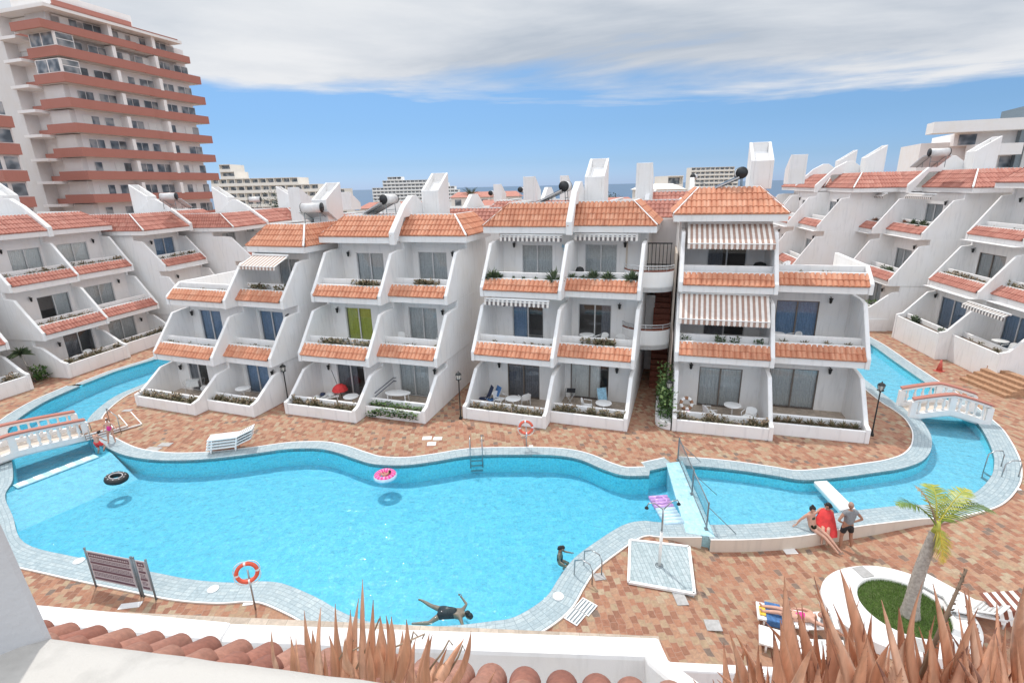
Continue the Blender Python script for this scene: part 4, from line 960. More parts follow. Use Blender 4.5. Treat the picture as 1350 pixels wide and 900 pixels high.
# right hotel
a = atY(1231, 167, 78)
HR = thing('hotel_building', (a.x, a.y, 0), radians(-22), 'grey-white hotel with deep balconies and a dark glazed lift shaft at the right', 'hotel', 'distant hotels')
for i in range(4):
    z = a.z + .6 - i * 3.2
    m = MB(); x0 = 0 if i == 0 else 5.2
    m.box(x0, 10.5, 0, 3, z - 1.5, z); m.box(15.4, 32, 0, 3, z + .9 - 1.5, z + .9); b_ = m.build('balcony_parapet', M['hotelwhite'], HR)
    m = MB(); m.box(x0 + (3.5 if i == 0 else .6), 10.5, 2.6, 12, z - 3.2, z - 1.5); m.box(15.4, 32, 2.6, 12, z - 2.4, z - .6); m.build('wall', M['towerlight'], HR)
    for bx_ in ((x0 + 4, x0 + 6, 2.5, 2.6, z - 3.1, z - 1.7), (18, 20.4, 2.5, 2.6, z - 2.3, z - .8), (25, 28, 2.5, 2.6, z - 2.3, z - .8)): m = MB(); m.box(*bx_); m.build('window', M['farglass'], HR)
m = MB(); m.box(10.5, 15.4, 1.5, 9, -5, a.z + 2.2); m.build('lift_shaft', M['greymetal'], HR); m = MB(); m.box(11.2, 14.7, 1.3, 1.5, a.z - 1.4, a.z + 1.6); m.box(11.2, 14.7, 1.3, 1.5, -4, a.z - 1.9); m.build('shaft_glazing', M['curtain_grey'], HR)
for x in (17, 22, 27): 
    m = MB(); m.lathe([(1.0, 0), (1.0, .5), (.7, 1.0), (.2, 1.2)], (x, 5, a.z + .3)); m.build('roof_tank', M['tank'], HR)
m = MB(); m.box(0, 32, 4, 14, -6, a.z - 2); m.build('core', M['towerlight'], HR)
# ------------------------------------------------------------------ low roofs, palms and trees far behind
def low_house(px0, px1, py, Y, h, label, tile='tile_red', wall='cream'):
    a = atY(px0, py, Y); b = atY(px1, py, Y); w_ = (b - a).length
    T = thing('low_house', (a.x, a.y, 0), 0, label, 'house', 'low red-roofed houses toward the sea')
    m = MB(); m.box(.4, w_ - .4, .4, 9, a.z - h - 8, a.z - 1.0); m.build('wall', M[wall], T)
    m = MB(); m.add([(0, 0, a.z - 1.1), (w_, 0, a.z - 1.1), (w_ - 1.5, 4.5, a.z), (1.5, 4.5, a.z), (0, 9.4, a.z - 1.1), (w_, 9.4, a.z - 1.1)], [(0, 1, 2, 3), (3, 2, 5, 4), (0, 3, 4), (1, 5, 2)]); m.build('roof', M[tile], T)
    m = MB()
    for j in range(int(w_ / 3)): m.box(1.2 + j * 3, 2.6 + j * 3, .3, .4, a.z - 3.2, a.z - 1.6)
    m.build('window', M['farglass'], T)
low_house(592, 690, 254, 120, 4, 'long low red-roofed building in front of the sea, left of the palm')
low_house(622, 668, 265, 75, 4, 'low red roof just behind the palm tree')
low_house(470, 560, 268, 110, 4, 'low brown roofs below the white hotel')
low_house(775, 850, 262, 80, 4, 'low red roof right of the tallest centre shaft')
low_house(845, 905, 243, 110, 5, 'flat cream parapet building behind the stair tower', tile='cream')
low_house(240, 330, 283, 90, 4, 'low roof behind the second left-row block')
def tree(px, py, Y, r, label, mat='darkgreen', n=900):
    p = atY(px, py, Y); T = thing('broadleaf_tree', (p.x, p.y, p.z - 2 * r), 0, label, 'tree', 'trees between the far roofs')
    t = MB(); t.tube([(0, 0, -4), (0, .1, 0), (.2, 0, r)], [.35, .28, .12], n=8); t.tube([(0, 0, 0), (r * .5, .1, r * .9)], [.16, .06], n=6); t.tube([(0, 0, .2), (-r * .5, .2, r)], [.16, .05], n=6); t.build('trunk', M['bark'], T)
    c = MB(); lobes = [(random.uniform(-.6, .6) * r, random.uniform(-.5, .5) * r, r * random.uniform(.6, 1.5), r * random.uniform(.35, .65)) for _ in range(8)]
    for i in range(n):
        x, y, z, q = random.choice(lobes); d = Vector((random.gauss(0, 1), random.gauss(0, 1), random.gauss(0, 1))).normalized() * q * random.uniform(.6, 1.05)
        leaf_clump(c, (x + d.x, y + d.y, z + d.z), (.1, .1, .05), 1, r * .12, .6, (max(0, d.z / q * .4), .6 + .4 * max(0, d.z / q)))
    c.build('crown', M[mat], T)
tree(372, 249, 120, 3.6, 'dark tree below the stepped hotel, left clump'); tree(388, 254, 115, 3.2, 'dark tree beside the narrow cream block'); tree(505, 262, 150, 3.2, 'tree among roofs below the white hotel')
tree(788, 248, 140, 4.2, 'dark tree against the sea right of the tallest shaft'); tree(808, 252, 150, 3.2, 'smaller dark tree against the sea'); tree(402, 262, 110, 2.4, 'small dark tree near the shaft'); 
def fan_palm(px, py, Y, r, label, h=6):
    p = atY(px, py, Y); T = thing('palm_tree', (p.x, p.y, p.z - h), 0, label, 'palm tree', 'palms between the far roofs')
    t = MB(); t.tube([(0, 0, 0), (.1, 0, h * .5), (0, 0, h)], [.3, .22, .2]); t.build('trunk', M['bark'], T)
    c = MB()
    for i in range(26):
        a = 2 * pi * i / 26 + random.uniform(-.1, .1); e = random.uniform(-.5, 1.3); d = Vector((cos(a) * cos(e), sin(a) * cos(e), sin(e)))
        for k in range(9):
            s = .15 + .85 * k / 8; q = Vector((0, 0, h)) + d * r * s - Vector((0, 0, s * s * r * .35)); sd = Vector((-sin(a), cos(a), 0)) * r * .22 * (1.1 - s)
            c.add([q, q + sd + d * r * .16, q + d * r * .05, q - sd + d * r * .16], [(0, 1, 2), (0, 2, 3)], tint=random.uniform(.1, .9))
    c.build('crown', M['darkgreen'], T)
fan_palm(621, 260, 88, 2.6, 'small dark palm between the red roofs, left of centre')
fan_palm(432, 256, 110, 2.2, 'distant palm beside the cream block')
p = at(46, 503); T = thing('dracaena', p, 0, 'slim dracaena with a thin bare stem beside the end of the nearest left terrace', 'plant'); m = MB(); m.tube([(0, 0, 0), (-.15, 0, .9), (-.38, 0, 1.9)], .05, n=7); m.build('stem', M['bark'], T); m = MB(); rosette(m, (-.38, 0, 1.9), .75, 90, .035, droop=.9); m.build('crown', M['succ'], T)
m = MB(); leaf_clump(m, (0, 0, .1), (.9, .8, .9), 160, .22, 1.); o = m.build('ground_shrub', M['green']); o.location = p + Vector((.25, .2, 0)); tag(o, 'leafy shrub at the foot of the slim dracaena', 'shrub')
# ------------------------------------------------------------------ bridges
def balustrade(name, A, B, rise, label, z0=0.05, hh=.95, n=9, cap='brickred', midpost=True, group=None):
    """arched balustrade from A to B: plinth, turned balusters, red cap"""
    A, B = Vector(A), Vector(B); L = (B - A).length; rz = atan2(B.y - A.y, B.x - A.x)
    T = thing('bridge_balustrade', (A.x, A.y, 0), rz, label, 'balustrade', group)
    def arch(u): return z0 + rise * (1 - abs(2 * u - 1) ** 1.25)
    ns = 14
    def strip(za, zb, w, nm, mat, over=0.0, par=T):
        m = MB(); vs = []
        for i in range(ns + 1):
            u = i / ns; x = -over + (L + 2 * over) * u; b = arch(u)
            vs += [(x, -w / 2, b + za), (x, w / 2, b + za), (x, w / 2, b + zb), (x, -w / 2, b + zb)]
        fs = [(4 * i + j, 4 * i + (j + 1) % 4, 4 * i + 4 + (j + 1) % 4, 4 * i + 4 + j) for i in range(ns) for j in range(4)] + [(3, 2, 1, 0), (4 * ns, 4 * ns + 1, 4 * ns + 2, 4 * ns + 3)]
        m.add(vs, fs); return m.build(nm, mat, par)
    strip(-.12, .14, .24, 'plinth', M['white_clean']); strip(hh - .13, hh - .02, .22, 'top_rail', M['white_clean'], .02); strip(hh - .018, hh + .05, .30, 'cap', M[cap], .08)
    for u in ((0, .5, 1) if midpost else (0, 1)):
        m = MB(); x = L * u; m.box(x - .13, x + .13, -.11, .11, arch(u) - .1, arch(u) + hh - .13); m.build('post', M['white_clean'], T)
    for i in range(n):
        u = (i + .75) / (n + .5); 
        if midpost and abs(u - .5) * L < .22: continue
        m = MB(); h_ = hh - .27; m.lathe([(.05, 0), (.085, .04), (.045, .10), (.04, .14), (.085, h_ * .42), (.04, h_ * .72), (.05, h_ - .08), (.08, h_)], (L * u, 0, arch(u) + .14), n=8); m.build('baluster', M['white_clean'], T)
    return T
def deck_arch(A, B, w, rise, label, z0=0.0):
    A, B = Vector(A), Vector(B); L = (B - A).length; rz = atan2(B.y - A.y, B.x - A.x); T = thing('footbridge', (A.x, A.y, 0), rz, label, 'footbridge')
    m = MB(); ns = 14; vs = []
    for i in range(ns + 1):
        u = i / ns; b = z0 + rise * (1 - abs(2 * u - 1) ** 1.25); x = L * u; t = .16
        vs += [(x, 0, b - t), (x, w, b - t), (x, w, b), (x, 0, b)]
    m.add(vs, [(4 * i + j, 4 * i + (j + 1) % 4, 4 * i + 4 + (j + 1) % 4, 4 * i + 4 + j) for i in range(ns) for j in range(4)] + [(3, 2, 1, 0), (4 * ns, 4 * ns + 1, 4 * ns + 2, 4 * ns + 3)])
    m.build('bridge_deck', M['beige'], T); 
    e = MB(); vs = []
    for i in range(ns + 1):
        u = i / ns; b = z0 + rise * (1 - abs(2 * u - 1) ** 1.25); x = L * u
        vs += [(x, -.015, b - .17), (x, -.015, b + .01), (x, 0.0, b + .01)]
    e.add(vs, [(3 * i, 3 * i + 3, 3 * i + 4, 3 * i + 1) for i in range(ns)] + [(3 * i + 1, 3 * i + 4, 3 * i + 5, 3 * i + 2) for i in range(ns)]); e.build('bridge_edge', M['white_clean'], T)
    return T
# right bridge
a, b = at(1201, 550), at(1300, 559); n_ = Vector((-(b - a).y, (b - a).x, 0)).normalized()
deck_arch(a, b, 1.55, .42, 'arched footbridge over the narrow part of the right-hand pool')
balustrade('x', a, b, .42, 'near white balustrade of the right footbridge, red capped', n=9)
balustrade('x', a + n_ * 1.5, b + n_ * 1.5, .42, 'far white balustrade of the right footbridge, red capped', n=9)
# left bridge
b = at(116, 577.5); a0 = at(16, 609); dr = (b - a0).normalized(); a = b - dr * 5.3; n_ = Vector((-dr.y, dr.x, 0)) 
deck_arch(a, b, 1.75, .30, 'arched footbridge over the left end of the main pool')
balustrade('x', a, b, .30, 'near white balustrade of the left footbridge, red capped', n=14)
balustrade('x', a + n_ * 1.7, b + n_ * 1.7, .30, 'far white balustrade of the left footbridge, red capped', n=14)
m = MB(); m.tube([b + Vector((0, 0, .02)), b + Vector((0, 0, 1.0)), b - dr * .5 + Vector((0, 0, 1.02))], .03); tag(m.build('end_post', M['browntrim']), 'thin dark metal end post of the left footbridge', 'post')
# brick steps right of the left bridge
s = thing('brick_steps', at(133, 574), atan2(dr.y, dr.x) - .1, 'low brick steps with white edges at the right end of the left footbridge', 'steps')
for i, (L_, D_, h_) in enumerate(((2.3, 2.3, .10), (1.7, 2.0, .22), (1.1, 1.7, .34))):
    m = MB(); m.box(-.6, L_ - .6, -.2, D_ - .2, 0, h_); st = m.build('step', M['deck'], s)
    e = MB(); e.box(-.6, L_ - .6, -.25, -.2, h_ - .06, h_ + .004); e.box(L_ - .6, L_ - .55, -.2, D_ - .2, h_ - .06, h_ + .004); e.build('step_edge', M['white_clean'], st)
def hoop(name, p, q, h, label, out=.5, drop=.6, cat='pool ladder', n=2, gap=.5, steps=3):
    """pair of bent stainless grab rails, p on the rim, q direction into the water"""
    T = thing(name, p, atan2(q.y, q.x), label, cat)
    for s in (-gap / 2, gap / 2):
        m = MB(); pts = [(-.38, s, 0.03), (-.38, s, h * .75), (-.28, s, h), (0, s, h * 1.02), (out * .5, s, h * .8), (out * .55, s, 0), (out * .55, s, -drop)]
        m.tube(pts, .022, n=8); m.build('handrail', M['steel'], T)
    for k in range(steps):
        m = MB(); m.box(out * .55 - .05, out * .55 + .05, -gap / 2, gap / 2, -.25 - k * .25, -.22 - k * .25); m.build('tread', M['steel'], T)
    return T
p = at(628, 597); hoop('pool_ladder', p, at(628, 615) - p, .75, 'steel pool ladder on the far rim of the main pool', gap=.55)
p = at(773, 757); hoop('pool_ladder', p, at(745, 742) - p, .72, 'steel pool ladder on the near right rim of the main pool', gap=.55)
p = at(1318, 622); hoop('pool_ladder', p, at(1298, 622) - p, .75, 'steel pool ladder at the right end of the shallow pool', gap=.8)
p = at(133, 577) ; hoop('pool_ladder', p, at(128, 592) - p, .8, 'short steel handrails by the left footbridge', gap=.7, steps=0)
p = at(160, 571); m = MB(); m.tube([p, p + Vector((0, 0, .95)), p + Vector((-1.2, .9, 1.0)), p + Vector((-1.25, .95, .02))], .022); tag(m.build('handrail', M['steel']), 'steel handrail beside the brick steps', 'handrail')
# fence on the divider
a, b = at(893.5, 606, .05), at(931, 697, .05); L = (b - a).length; T = thing('pool_fence', a, atan2(b.y - a.y, b.x - a.x), 'grey metal safety fence with close bars along the dividing wall between the pools', 'fence')
m = MB(); m.tube([(0, 0, .12), (L, 0, .12)], .02, n=6); m.tube([(0, 0, 1.02), (L, 0, 1.02)], .024, n=6); m.build('rail', M['greymetal'], T)
for x in (0.0, L * .55, L): m = MB(); m.box(x - .025, x + .025, -.025, .025, 0, 1.08); m.box(x - .08, x + .08, -.06, .06, 0, .02); m.build('post', M['greymetal'], T)
for i in range(34): m = MB(); x = L * (i + .5) / 34; m.tube([(x, 0, .12), (x, 0, 1.02)], .008, n=5); m.build('bar', M['greymetal'], T)
for x in (.1, L * .55, L): m = MB(); m.tube([(x, 0, .9), (x + (.2 if x == L else 0), .95, .0)], .014, n=5); m.build('brace', M['greymetal'], T)
# shower and its tray
z_ = max(dip(*at(x_, y_, -.3)[:2]) for x_, y_ in ((832, 714), (908, 721), (915, 783), (832, 768))) + .03; q = [at(830.5, 712.5, z_), at(908, 721.4, z_), at(915.5, 783.6, z_), at(828.6, 768, z_)]
m = MB(); m.prism_z([(p.x, p.y) for p in q], z_ - .45, z_ + .03); T = tag(m.build('shower_tray', M['tray']), 'square pale blue tiled shower tray with a white rim, set in the paving', 'shower tray')
for i in range(4): m = MB(); m.obox(q[i] + Vector((0, 0, .03)), q[(i + 1) % 4] + Vector((0, 0, .03)), .09, .07); m.build('rim', M['white_clean'], T)
p = at(869, 746, z_); m = MB(); m.lathe([(.13, .0), (.13, .012), (.07, .014)], (0, 0, 0), n=16); T2 = thing('shower', (p.x, p.y, z_ + .03), .15, 'steel outdoor shower with two bent arms standing in the tray', 'shower')
d = m.build('drain', M['greymetal'], T2)
m = MB(); m.tube([(0, 0, 0), (0, 0, 1.25)], .05, n=10); m.build('pedestal', M['curtain_white'], T2)
m = MB(); m.tube([(0, 0, 1.2), (0, 0, 2.1)], .03, n=8); m.tube([(0, 0, .9), (0, 0, 1.3)], .032, n=8); m.build('riser', M['steel'], T2)
for s in (-1, 1):
    m = MB(); m.tube([(0, 0, 2.05), (s * .28, .02, 2.3), (s * .46, .04, 2.32), (s * .52, .05, 2.2)], .018, n=7); a_ = m.build('arm', M['steel'], T2); m = MB(); m.lathe([(.02, .05), (.06, 0), (.06, -.03)], (s * .52, .05, 2.16), n=10); m.build('shower_head', M['blackmetal'], a_)
# lifebuoys
def lifebuoy(p, h, R_, tilt, rz, label):
    T = thing('lifebuoy_stand', p, rz, label, 'lifebuoy stand', 'lifebuoy stands beside the pool'); m = MB(); m.tube([(0, 0, 0), (0, 0, h)], .025, n=8); m.build('pole', M['steel'], T)
    m = MB(); m.box(-.16, .16, -.02, .02, h - .32, h - .28); m.box(-.02, .02, -.12, 0, h - .35, h - .30); m.build('hook', M['steel'], T)
    Mt = Matrix.Rotation(pi / 2 + tilt, 4, 'X'); m = MB(); m.torus(R_, R_ * .21, (0, -.12, h), 32, 10, Mt, fn=lambda i: 1 if i % 8 == 0 else 0); b_ = m.build('lifebuoy', [M['orange'], M['plastic']], T)
    m = MB(); pts = []
    for i in range(33): a = 2 * pi * i / 32; rr = R_ * 1.23 + .05 * abs(sin(2 * a)); q_ = Mt @ Vector((rr * cos(a), rr * sin(a), 0)); pts.append((q_.x, q_.y - .12, q_.z + h))
    m.tube(pts, .012, n=5); m.tube([(0, -.12, h - R_ * 1.2), (.06, -.16, h - R_ * 1.55), (-.04, -.14, h - R_ * 1.7), (.05, -.12, h - R_ * 1.4)], .012, n=5); m.build('rope', M['plastic'], b_)
z_b = 0.0
lifebuoy(at(337, 803), 1.40, .27, -.15, radians(20), 'orange lifebuoy on a steel pole on the near rim of the main pool')
lifebuoy(at(694, 589.5), 1.08, .29, -.1, radians(-5), 'orange lifebuoy on a pole on the far rim of the main pool')
# rules board
a, b = at(127, 773), at(187, 785.5); c_ = at(206, 790); T = thing('rules_board', a, atan2(c_.y - a.y, c_.x - a.x), 'pool rules board with a wide and a narrow purple-banded panel in metal frames', 'sign')
T.rotation_euler.x = radians(0)
Ls = (b - a).length; La = (c_ - a).length
M['sign_purple'] = simple('sign_purple_print', (.13, .075, .10), .5, 0, .1); M['sign_grey'] = simple('sign_grey_print', (.33, .30, .32), .5, 0, .15, 20); M['sign_face'] = simple('sign_pale_face', (.50, .47, .48), .5, 0, .05)
for x in (0, Ls, Ls + .09, La): m = MB(); m.tube([(x, 0, 0), (x, 0, 1.42)], .028, n=7); m.tube([(x, 0, 1.42), (x, 0, 1.45)], .034, n=7); m.build('post', M['greymetal'], T)
for (x0, x1, nm) in ((.06, Ls - .06, 'wide_panel'), (Ls + .15, La - .06, 'narrow_panel')):
    m = MB(); m.box(x0, x1, -.01, .01, .30, 1.36); pn = m.build(nm, M['sign_face'], T)
    m = MB()
    for k, (z0, z1) in enumerate(((1.16, 1.31), (.93, 1.0), (.66, .73), (.36, .43))): m.box(x0 + .05, x1 - .05, -.018, -.0105, z0, z1, mat=0)
    m.build('band', M['sign_purple'], pn)
    m = MB(); wd = x1 - x0 - .12
    for k, z in enumerate((1.235,)):
        x = x0 + .1
        while x < x1 - .12: w_ = random.uniform(.04, .1); m.box(x, min(x + w_, x1 - .08), -.022, -.0185, z - .025, z + .025, mat=0); x += w_ + .03
    for z in (1.10, 1.05, .87, .82, .77, .60, .55, .50):
        x = x0 + .07
        while x < x1 - .12: w_ = random.uniform(.03, .1); m.box(x, min(x + w_, x1 - .07), -.016, -.0105, z - .010, z + .010, mat=1); x += w_ + .02
    m.build('lettering', [M['sign_face'], M['sign_purple']], pn)
# inflatables
p = at(154, 632, WZ); m = MB(); m.torus(.40, .17, (0, 0, .09), 30, 10, Matrix.Rotation(.18, 4, 'Y'), fn=lambda i: 0); T = m.build('swim_ring', [M['blackmetal']]); T.location = p; T.scale = (.78,) * 3; tag(T, 'black tyre-shaped swim ring with white rim marks, floating at the left', 'swim ring')
m = MB(); m.torus(.30, .03, (0, 0, .24), 30, 6, Matrix.Rotation(.18, 4, 'Y')); m.build('rim_marking', M['sign_face'], T)
m = MB()
for i in range(10):
    a = 2 * pi * i / 10; q_ = Matrix.Rotation(.18, 4, 'Y') @ Vector((.43 * cos(a), .43 * sin(a), 0)); m.box(q_.x - .03, q_.x + .03, q_.y - .03, q_.y + .03, q_.z + .24, q_.z + .262)
m.build('tread_marking', M['sign_face'], T)
p = at(508, 628, WZ); m = MB(); m.torus(.42, .16, (0, 0, .07), 32, 10, None, fn=lambda i: 0 if i % 2 else 1); T = m.build('swim_ring', [M['magenta'], M['pinkplastic']]); T.location = p; T.scale = (.82,) * 3; tag(T, 'pink striped swim ring carrying a bather, middle of the main pool', 'swim ring')
m = MB(); m.torus(.44, .168, (0, 0, .03), 32, 10, None); m.build('ring_underside', M['clearvinyl'], T)
# lilo beside the shower
a = at(868, 660, WZ); b = at(885, 688, WZ); d = (b - a); L = d.length + .45; T = thing('air_mattress', ((a + b) / 2 + Vector((.03, 0, .0))), atan2(d.y, d.x), 'lilac and clear air mattress floating against the near rim beside the shower', 'air mattress')
for i in range(9):
    m = MB(); x = -L / 2 + L * (i + .5) / 9; m.tube([(x, -.36, .06), (x, .36, .06)], .095 if i < 8 else .11, n=10); m.build('tube_cell', M['lilac' if i < 4 else 'clearvinyl'], T)
m = MB(); m.torus(.22, .03, (-L * .3, 0, .13), 20, 6); m.build('ring_print', M['lilac'], T)
# skimmer covers, grilles and hatch slabs
def plate(px, py, w, d, rz, label, mat='concrete', z=None, nm='access_cover', grp='pale square covers set in the paving'):
    z = dip(*at(px, py)[:2]) if z is None else z
    p = at(px, py, z); m = MB(); m.box(-w / 2, w / 2, -d / 2, d / 2, .002, .022); o = m.build(nm, M[mat], bevel=.006); o.location = p; o.rotation_euler.z = rz; tag(o, label, 'cover', grp); return o
for i, (x, y, w, d, lab, mt) in enumerate(((563, 577.5, .45, .35, 'white cover slab left in the trio below the green-curtain block', 'white_clean'), (577, 578, .42, .32, 'white cover slab right in the trio below the green-curtain block', 'white_clean'), (569, 585, .42, .35, 'white cover slab lowest in the trio below the green-curtain block', 'white_clean'),
     (202, 592, .7, .4, 'pale slab on the paving right of the pink child', 'concrete'), (218, 586, .6, .35, 'pale slab behind the other one near the left steps', 'concrete'), (168, 541, .5, .3, 'small pale slab near the raised channel bank', 'concrete'),
     (897, 789, .34, .5, 'grey slab below the shower tray', 'concrete'), (940, 824, .42, .38, 'pale grey square hatch left of the sunbather', 'concrete'), (790, 760, .35, .3, 'pale slab beside the near pool ladder', 'concrete'), (1038, 722, .42, .62, 'white slab next to the wall under the bikini woman', 'white_clean'),
     (172, 798, .6, .22, 'white slab below the rules board', 'white_clean'), (328, 794, .3, .22, 'white slab by the near lifebuoy pole', 'white_clean'), (700, 588, .2, .15, 'small white plate at the far lifebuoy', 'white_clean'), (1334, 643, .5, .3, 'pale slab at the right edge of the shallow pool paving', 'white_clean'))):
    plate(x, y, w, d, random.uniform(-.15, .15), lab, mt)
for (x, y, lab, r_) in ((104, 739, 'round white skimmer lid on the left rim', 0), (281, 776, 'round white skimmer lid left of the near lifebuoy', 0), (736, 785.5, 'round white skimmer lid on the near rim by the grilles', 0)):
    p = at(x, y, .04); m = MB(); m.lathe([(.17, .0), (.17, .012), (.14, .016)], n=20); o = m.build('skimmer_lid', M['plastic']); o.location = p; tag(o, lab, 'skimmer lid', 'skimmer lids on the pool rim')
for (x, y, lab) in ((757, 812, 'white slatted drain grille, lower left one'), (772, 800, 'white slatted drain grille, upper right one')):
    p = at(x, y); T = thing('drain_grille', p, radians(50), lab, 'drain grille', 'drain grilles in the near paving'); m = MB(); m.box(-.24, .24, -.24, .24, .003, .012); m.build('pit', M['greymetal'], T)
    m = MB(); m.box(-.25, .25, -.25, -.22, .012, .03); m.box(-.25, .25, .22, .25, .012, .03); m.box(-.25, -.22, -.22, .22, .012, .03); m.box(.22, .25, -.22, .22, .012, .03)
    for k in range(4): m.box(-.22, .22, -.17 + k * .1, -.12 + k * .1, .014, .028)
    m.build('grille', M['plastic'], T)
# traffic cone
p = at(1238, 489); T = thing('traffic_cone', p, .3, 'faded red traffic cone on the paving before the right-hand planter wall', 'cone'); m = MB(); m.box(-.22, .22, -.22, .22, 0, .04); m.build('base', M['cone'], T); m = MB(); m.lathe([(.17, .04), (.05, .72), (.03, .74)], n=16); m.build('cone_body', M['cone'], T); m = MB(); m.lathe([(.128, .25), (.095, .43)], n=16); m.build('reflective_band', M['sign_face'], T)
# stone steps at the right edge
p = at(1310, 519); T = thing('stone_steps', p, radians(-88), 'brown stone steps at the right edge by the planter wall', 'steps')
for k in range(5): m = MB(); m.box(-2.2, .6, .0 + k * .38, .40 + k * .38, 0, .17 * (k + 1)); m.build('step', M['stone'], T)
# lamp posts
def lamppost(p, h, label):
    T = thing('street_lamp', p, random.uniform(0, 1), label, 'lamp post', 'black lamp posts by the terraces'); m = MB(); m.lathe([(.09, 0), (.09, .08), (.05, .16), (.032, .3), (.028, h - .42), (.045, h - .40), (.02, h - .36)], n=10); m.build('pole', M['blackmetal'], T)
    m = MB(); m.lathe([(.03, h - .37), (.14, h - .33), (.16, h - .31)], n=6, smooth=False)
    for k in range(6): a = pi / 3 * k; m.tube([(.10 * cos(a), .10 * sin(a), h - .33), (.155 * cos(a), .155 * sin(a), h - .06)], .010, n=4)
    m.lathe([(.175, h - .06), (.12, h + .02), (.03, h + .07), (.015, h + .13)], n=6, smooth=False); ln = m.build('lantern', M['blackmetal'], T); g = MB(); g.lathe([(.09, h - .31), (.14, h - .07)], n=6, smooth=False); g.build('lamp_glass', M['lampglass'], ln); return T
lamppost(at(1149, 574), 2.62, 'black lamp post at the corner of the awning block, by the shallow pool')
lamppost(at(380, 529), 2.2, 'black lamp post between the roof-terrace block and green-curtain block')
lamppost(at(607.5, 552), 2.55, 'black lamp post at the left corner of the dark-valance block')
lamppost(at(879, 556), 2.2, 'black lamp post among the green creepers beside the alley')
# alley creepers, kerb planter
p0, p1 = at(884, 562), at(880, 528)
m = MB(); L_ = (p1 - p0).length
for k in range(7):
    q = p0 + (p1 - p0) * (k / 6) ; leaf_clump(m, (q.x - .25, q.y, .1), (.75, .8, random.uniform(1.3, 2.3)), 230, .15, .7)
tag(m.build('creeper_hedge', M['green']), 'bright green creeper hedge along the side of the awning block in the alley', 'hedge')
m = MB(); q = up(bD, 0, 0, 0); pr = []
for i in range(9): a = pi + pi / 2 * i / 8; v = up(bD, .0 + .75 * cos(a), .78 + .75 * sin(a), 0); pr.append((v.x, v.y))
v = up(bD, 0.05, 3.4, 0); pr.append((v.x, v.y)); v = up(bD, -.75, 3.4, 0); pr.append((v.x, v.y)); m.prism_z(pr, 0, .42); tag(m.build('kerb_planter', M['white_clean'], bevel=.04), 'rounded white kerb planter at the foot of the creeper hedge', 'planter')
# small planter with bright plants at the end of the channel, right side
p = at(1168, 436); T = thing('square_planter', p, radians(-6), 'white walled flower bed with a shrub beyond the awning block, beside the channel', 'planter'); m = MB(); m.box(-1.6, 0, -.1, .1, 0, .95); m.box(-.1, .1, .1, 1.6, 0, .95); m.box(-1.6, 0, .1, 1.5, 0, .78); m.build('planter_wall', M['white'], T); m = MB(); m.box(-1.5, -.1, .1, 1.5, .78, .80); m.build('planter_soil', M['soil'], T)
m = MB(); leaf_clump(m, (p.x - .7, p.y + .8, .95), (1.2, 1.1, 1.3), 240, .16, .8); tag(m.build('flowering_shrub', M['green']), 'green shrub in the white flower bed beyond the awning block', 'shrub')
# ------------------------------------------------------------------ terrace furniture
def plastic_chair():
    T = thing('plastic_chair', (0, 0, 0), 0, 'x', 'chair')
    m = MB(); m.box(-.25, .25, -.24, .22, .42, .45); m.build('seat', M['plastic'], T, bevel=.01)
    m = MB(); vs = []; n = 8
    for i in range(n + 1):
        a = pi * (i / n); x = .27 * cos(a); y = .20 + .07 * sin(a)
        vs += [(x, y, .45), (x * 1.0, y + .06, .72 + .12 * sin(a)), (x, y + .03, .45), (x, y + .09, .72 + .12 * sin(a))]
    for i in range(n): m.add([vs[4 * i], vs[4 * i + 1], vs[4 * i + 5], vs[4 * i + 4], vs[4 * i + 2], vs[4 * i + 3], vs[4 * i + 7], vs[4 * i + 6]], [(0, 1, 2, 3), (4, 7, 6, 5), (1, 5, 6, 2)])
    m.build('backrest', M['plastic'], T)
    for s in (-1, 1): m = MB(); m.tube([(s * .27, -.2, .42), (s * .29, -.2, .64), (s * .29, .2, .68)], .02, n=6); m.build('armrest', M['plastic'], T)
    for x in (-.24, .24):
        for y in (-.22, .22): m = MB(); m.tube([(x, y, .43), (x * 1.1, y * 1.1, 0)], [.025, .018], n=6); m.build('leg', M['plastic'], T)
    return T
def plastic_table(r=.42, oval=1.0):
    T = thing('plastic_table', (0, 0, 0), 0, 'x', 'table')
    m = MB(); m.lathe([(r * .97, .69), (r, .70), (r, .725), (r * .97, .73)], n=24)
    m.v = [(x * oval, y, z) for x, y, z in m.v]; m.build('tabletop', M['plastic'], T)
    if oval == 1.0:
        m = MB(); m.tube([(0, 0, .69), (0, 0, .1)], .04, n=8); m.build('pedestal', M['plastic'], T)
        for k in range(3): a = 2 * pi * k / 3; m = MB(); m.tube([(0, 0, .12), (.28 * cos(a), .28 * sin(a), .02)], .025, n=6); m.build('leg', M['plastic'], T)
    else:
        for x in (-.5, .5):
            for y in (-.25, .25): m = MB(); m.tube([(x, y, .69), (x * 1.05, y * 1.1, 0)], .03, n=6); m.build('leg', M['plastic'], T)
    return T
ch0 = plastic_chair(); tb0 = plastic_table(); used = [False, False]
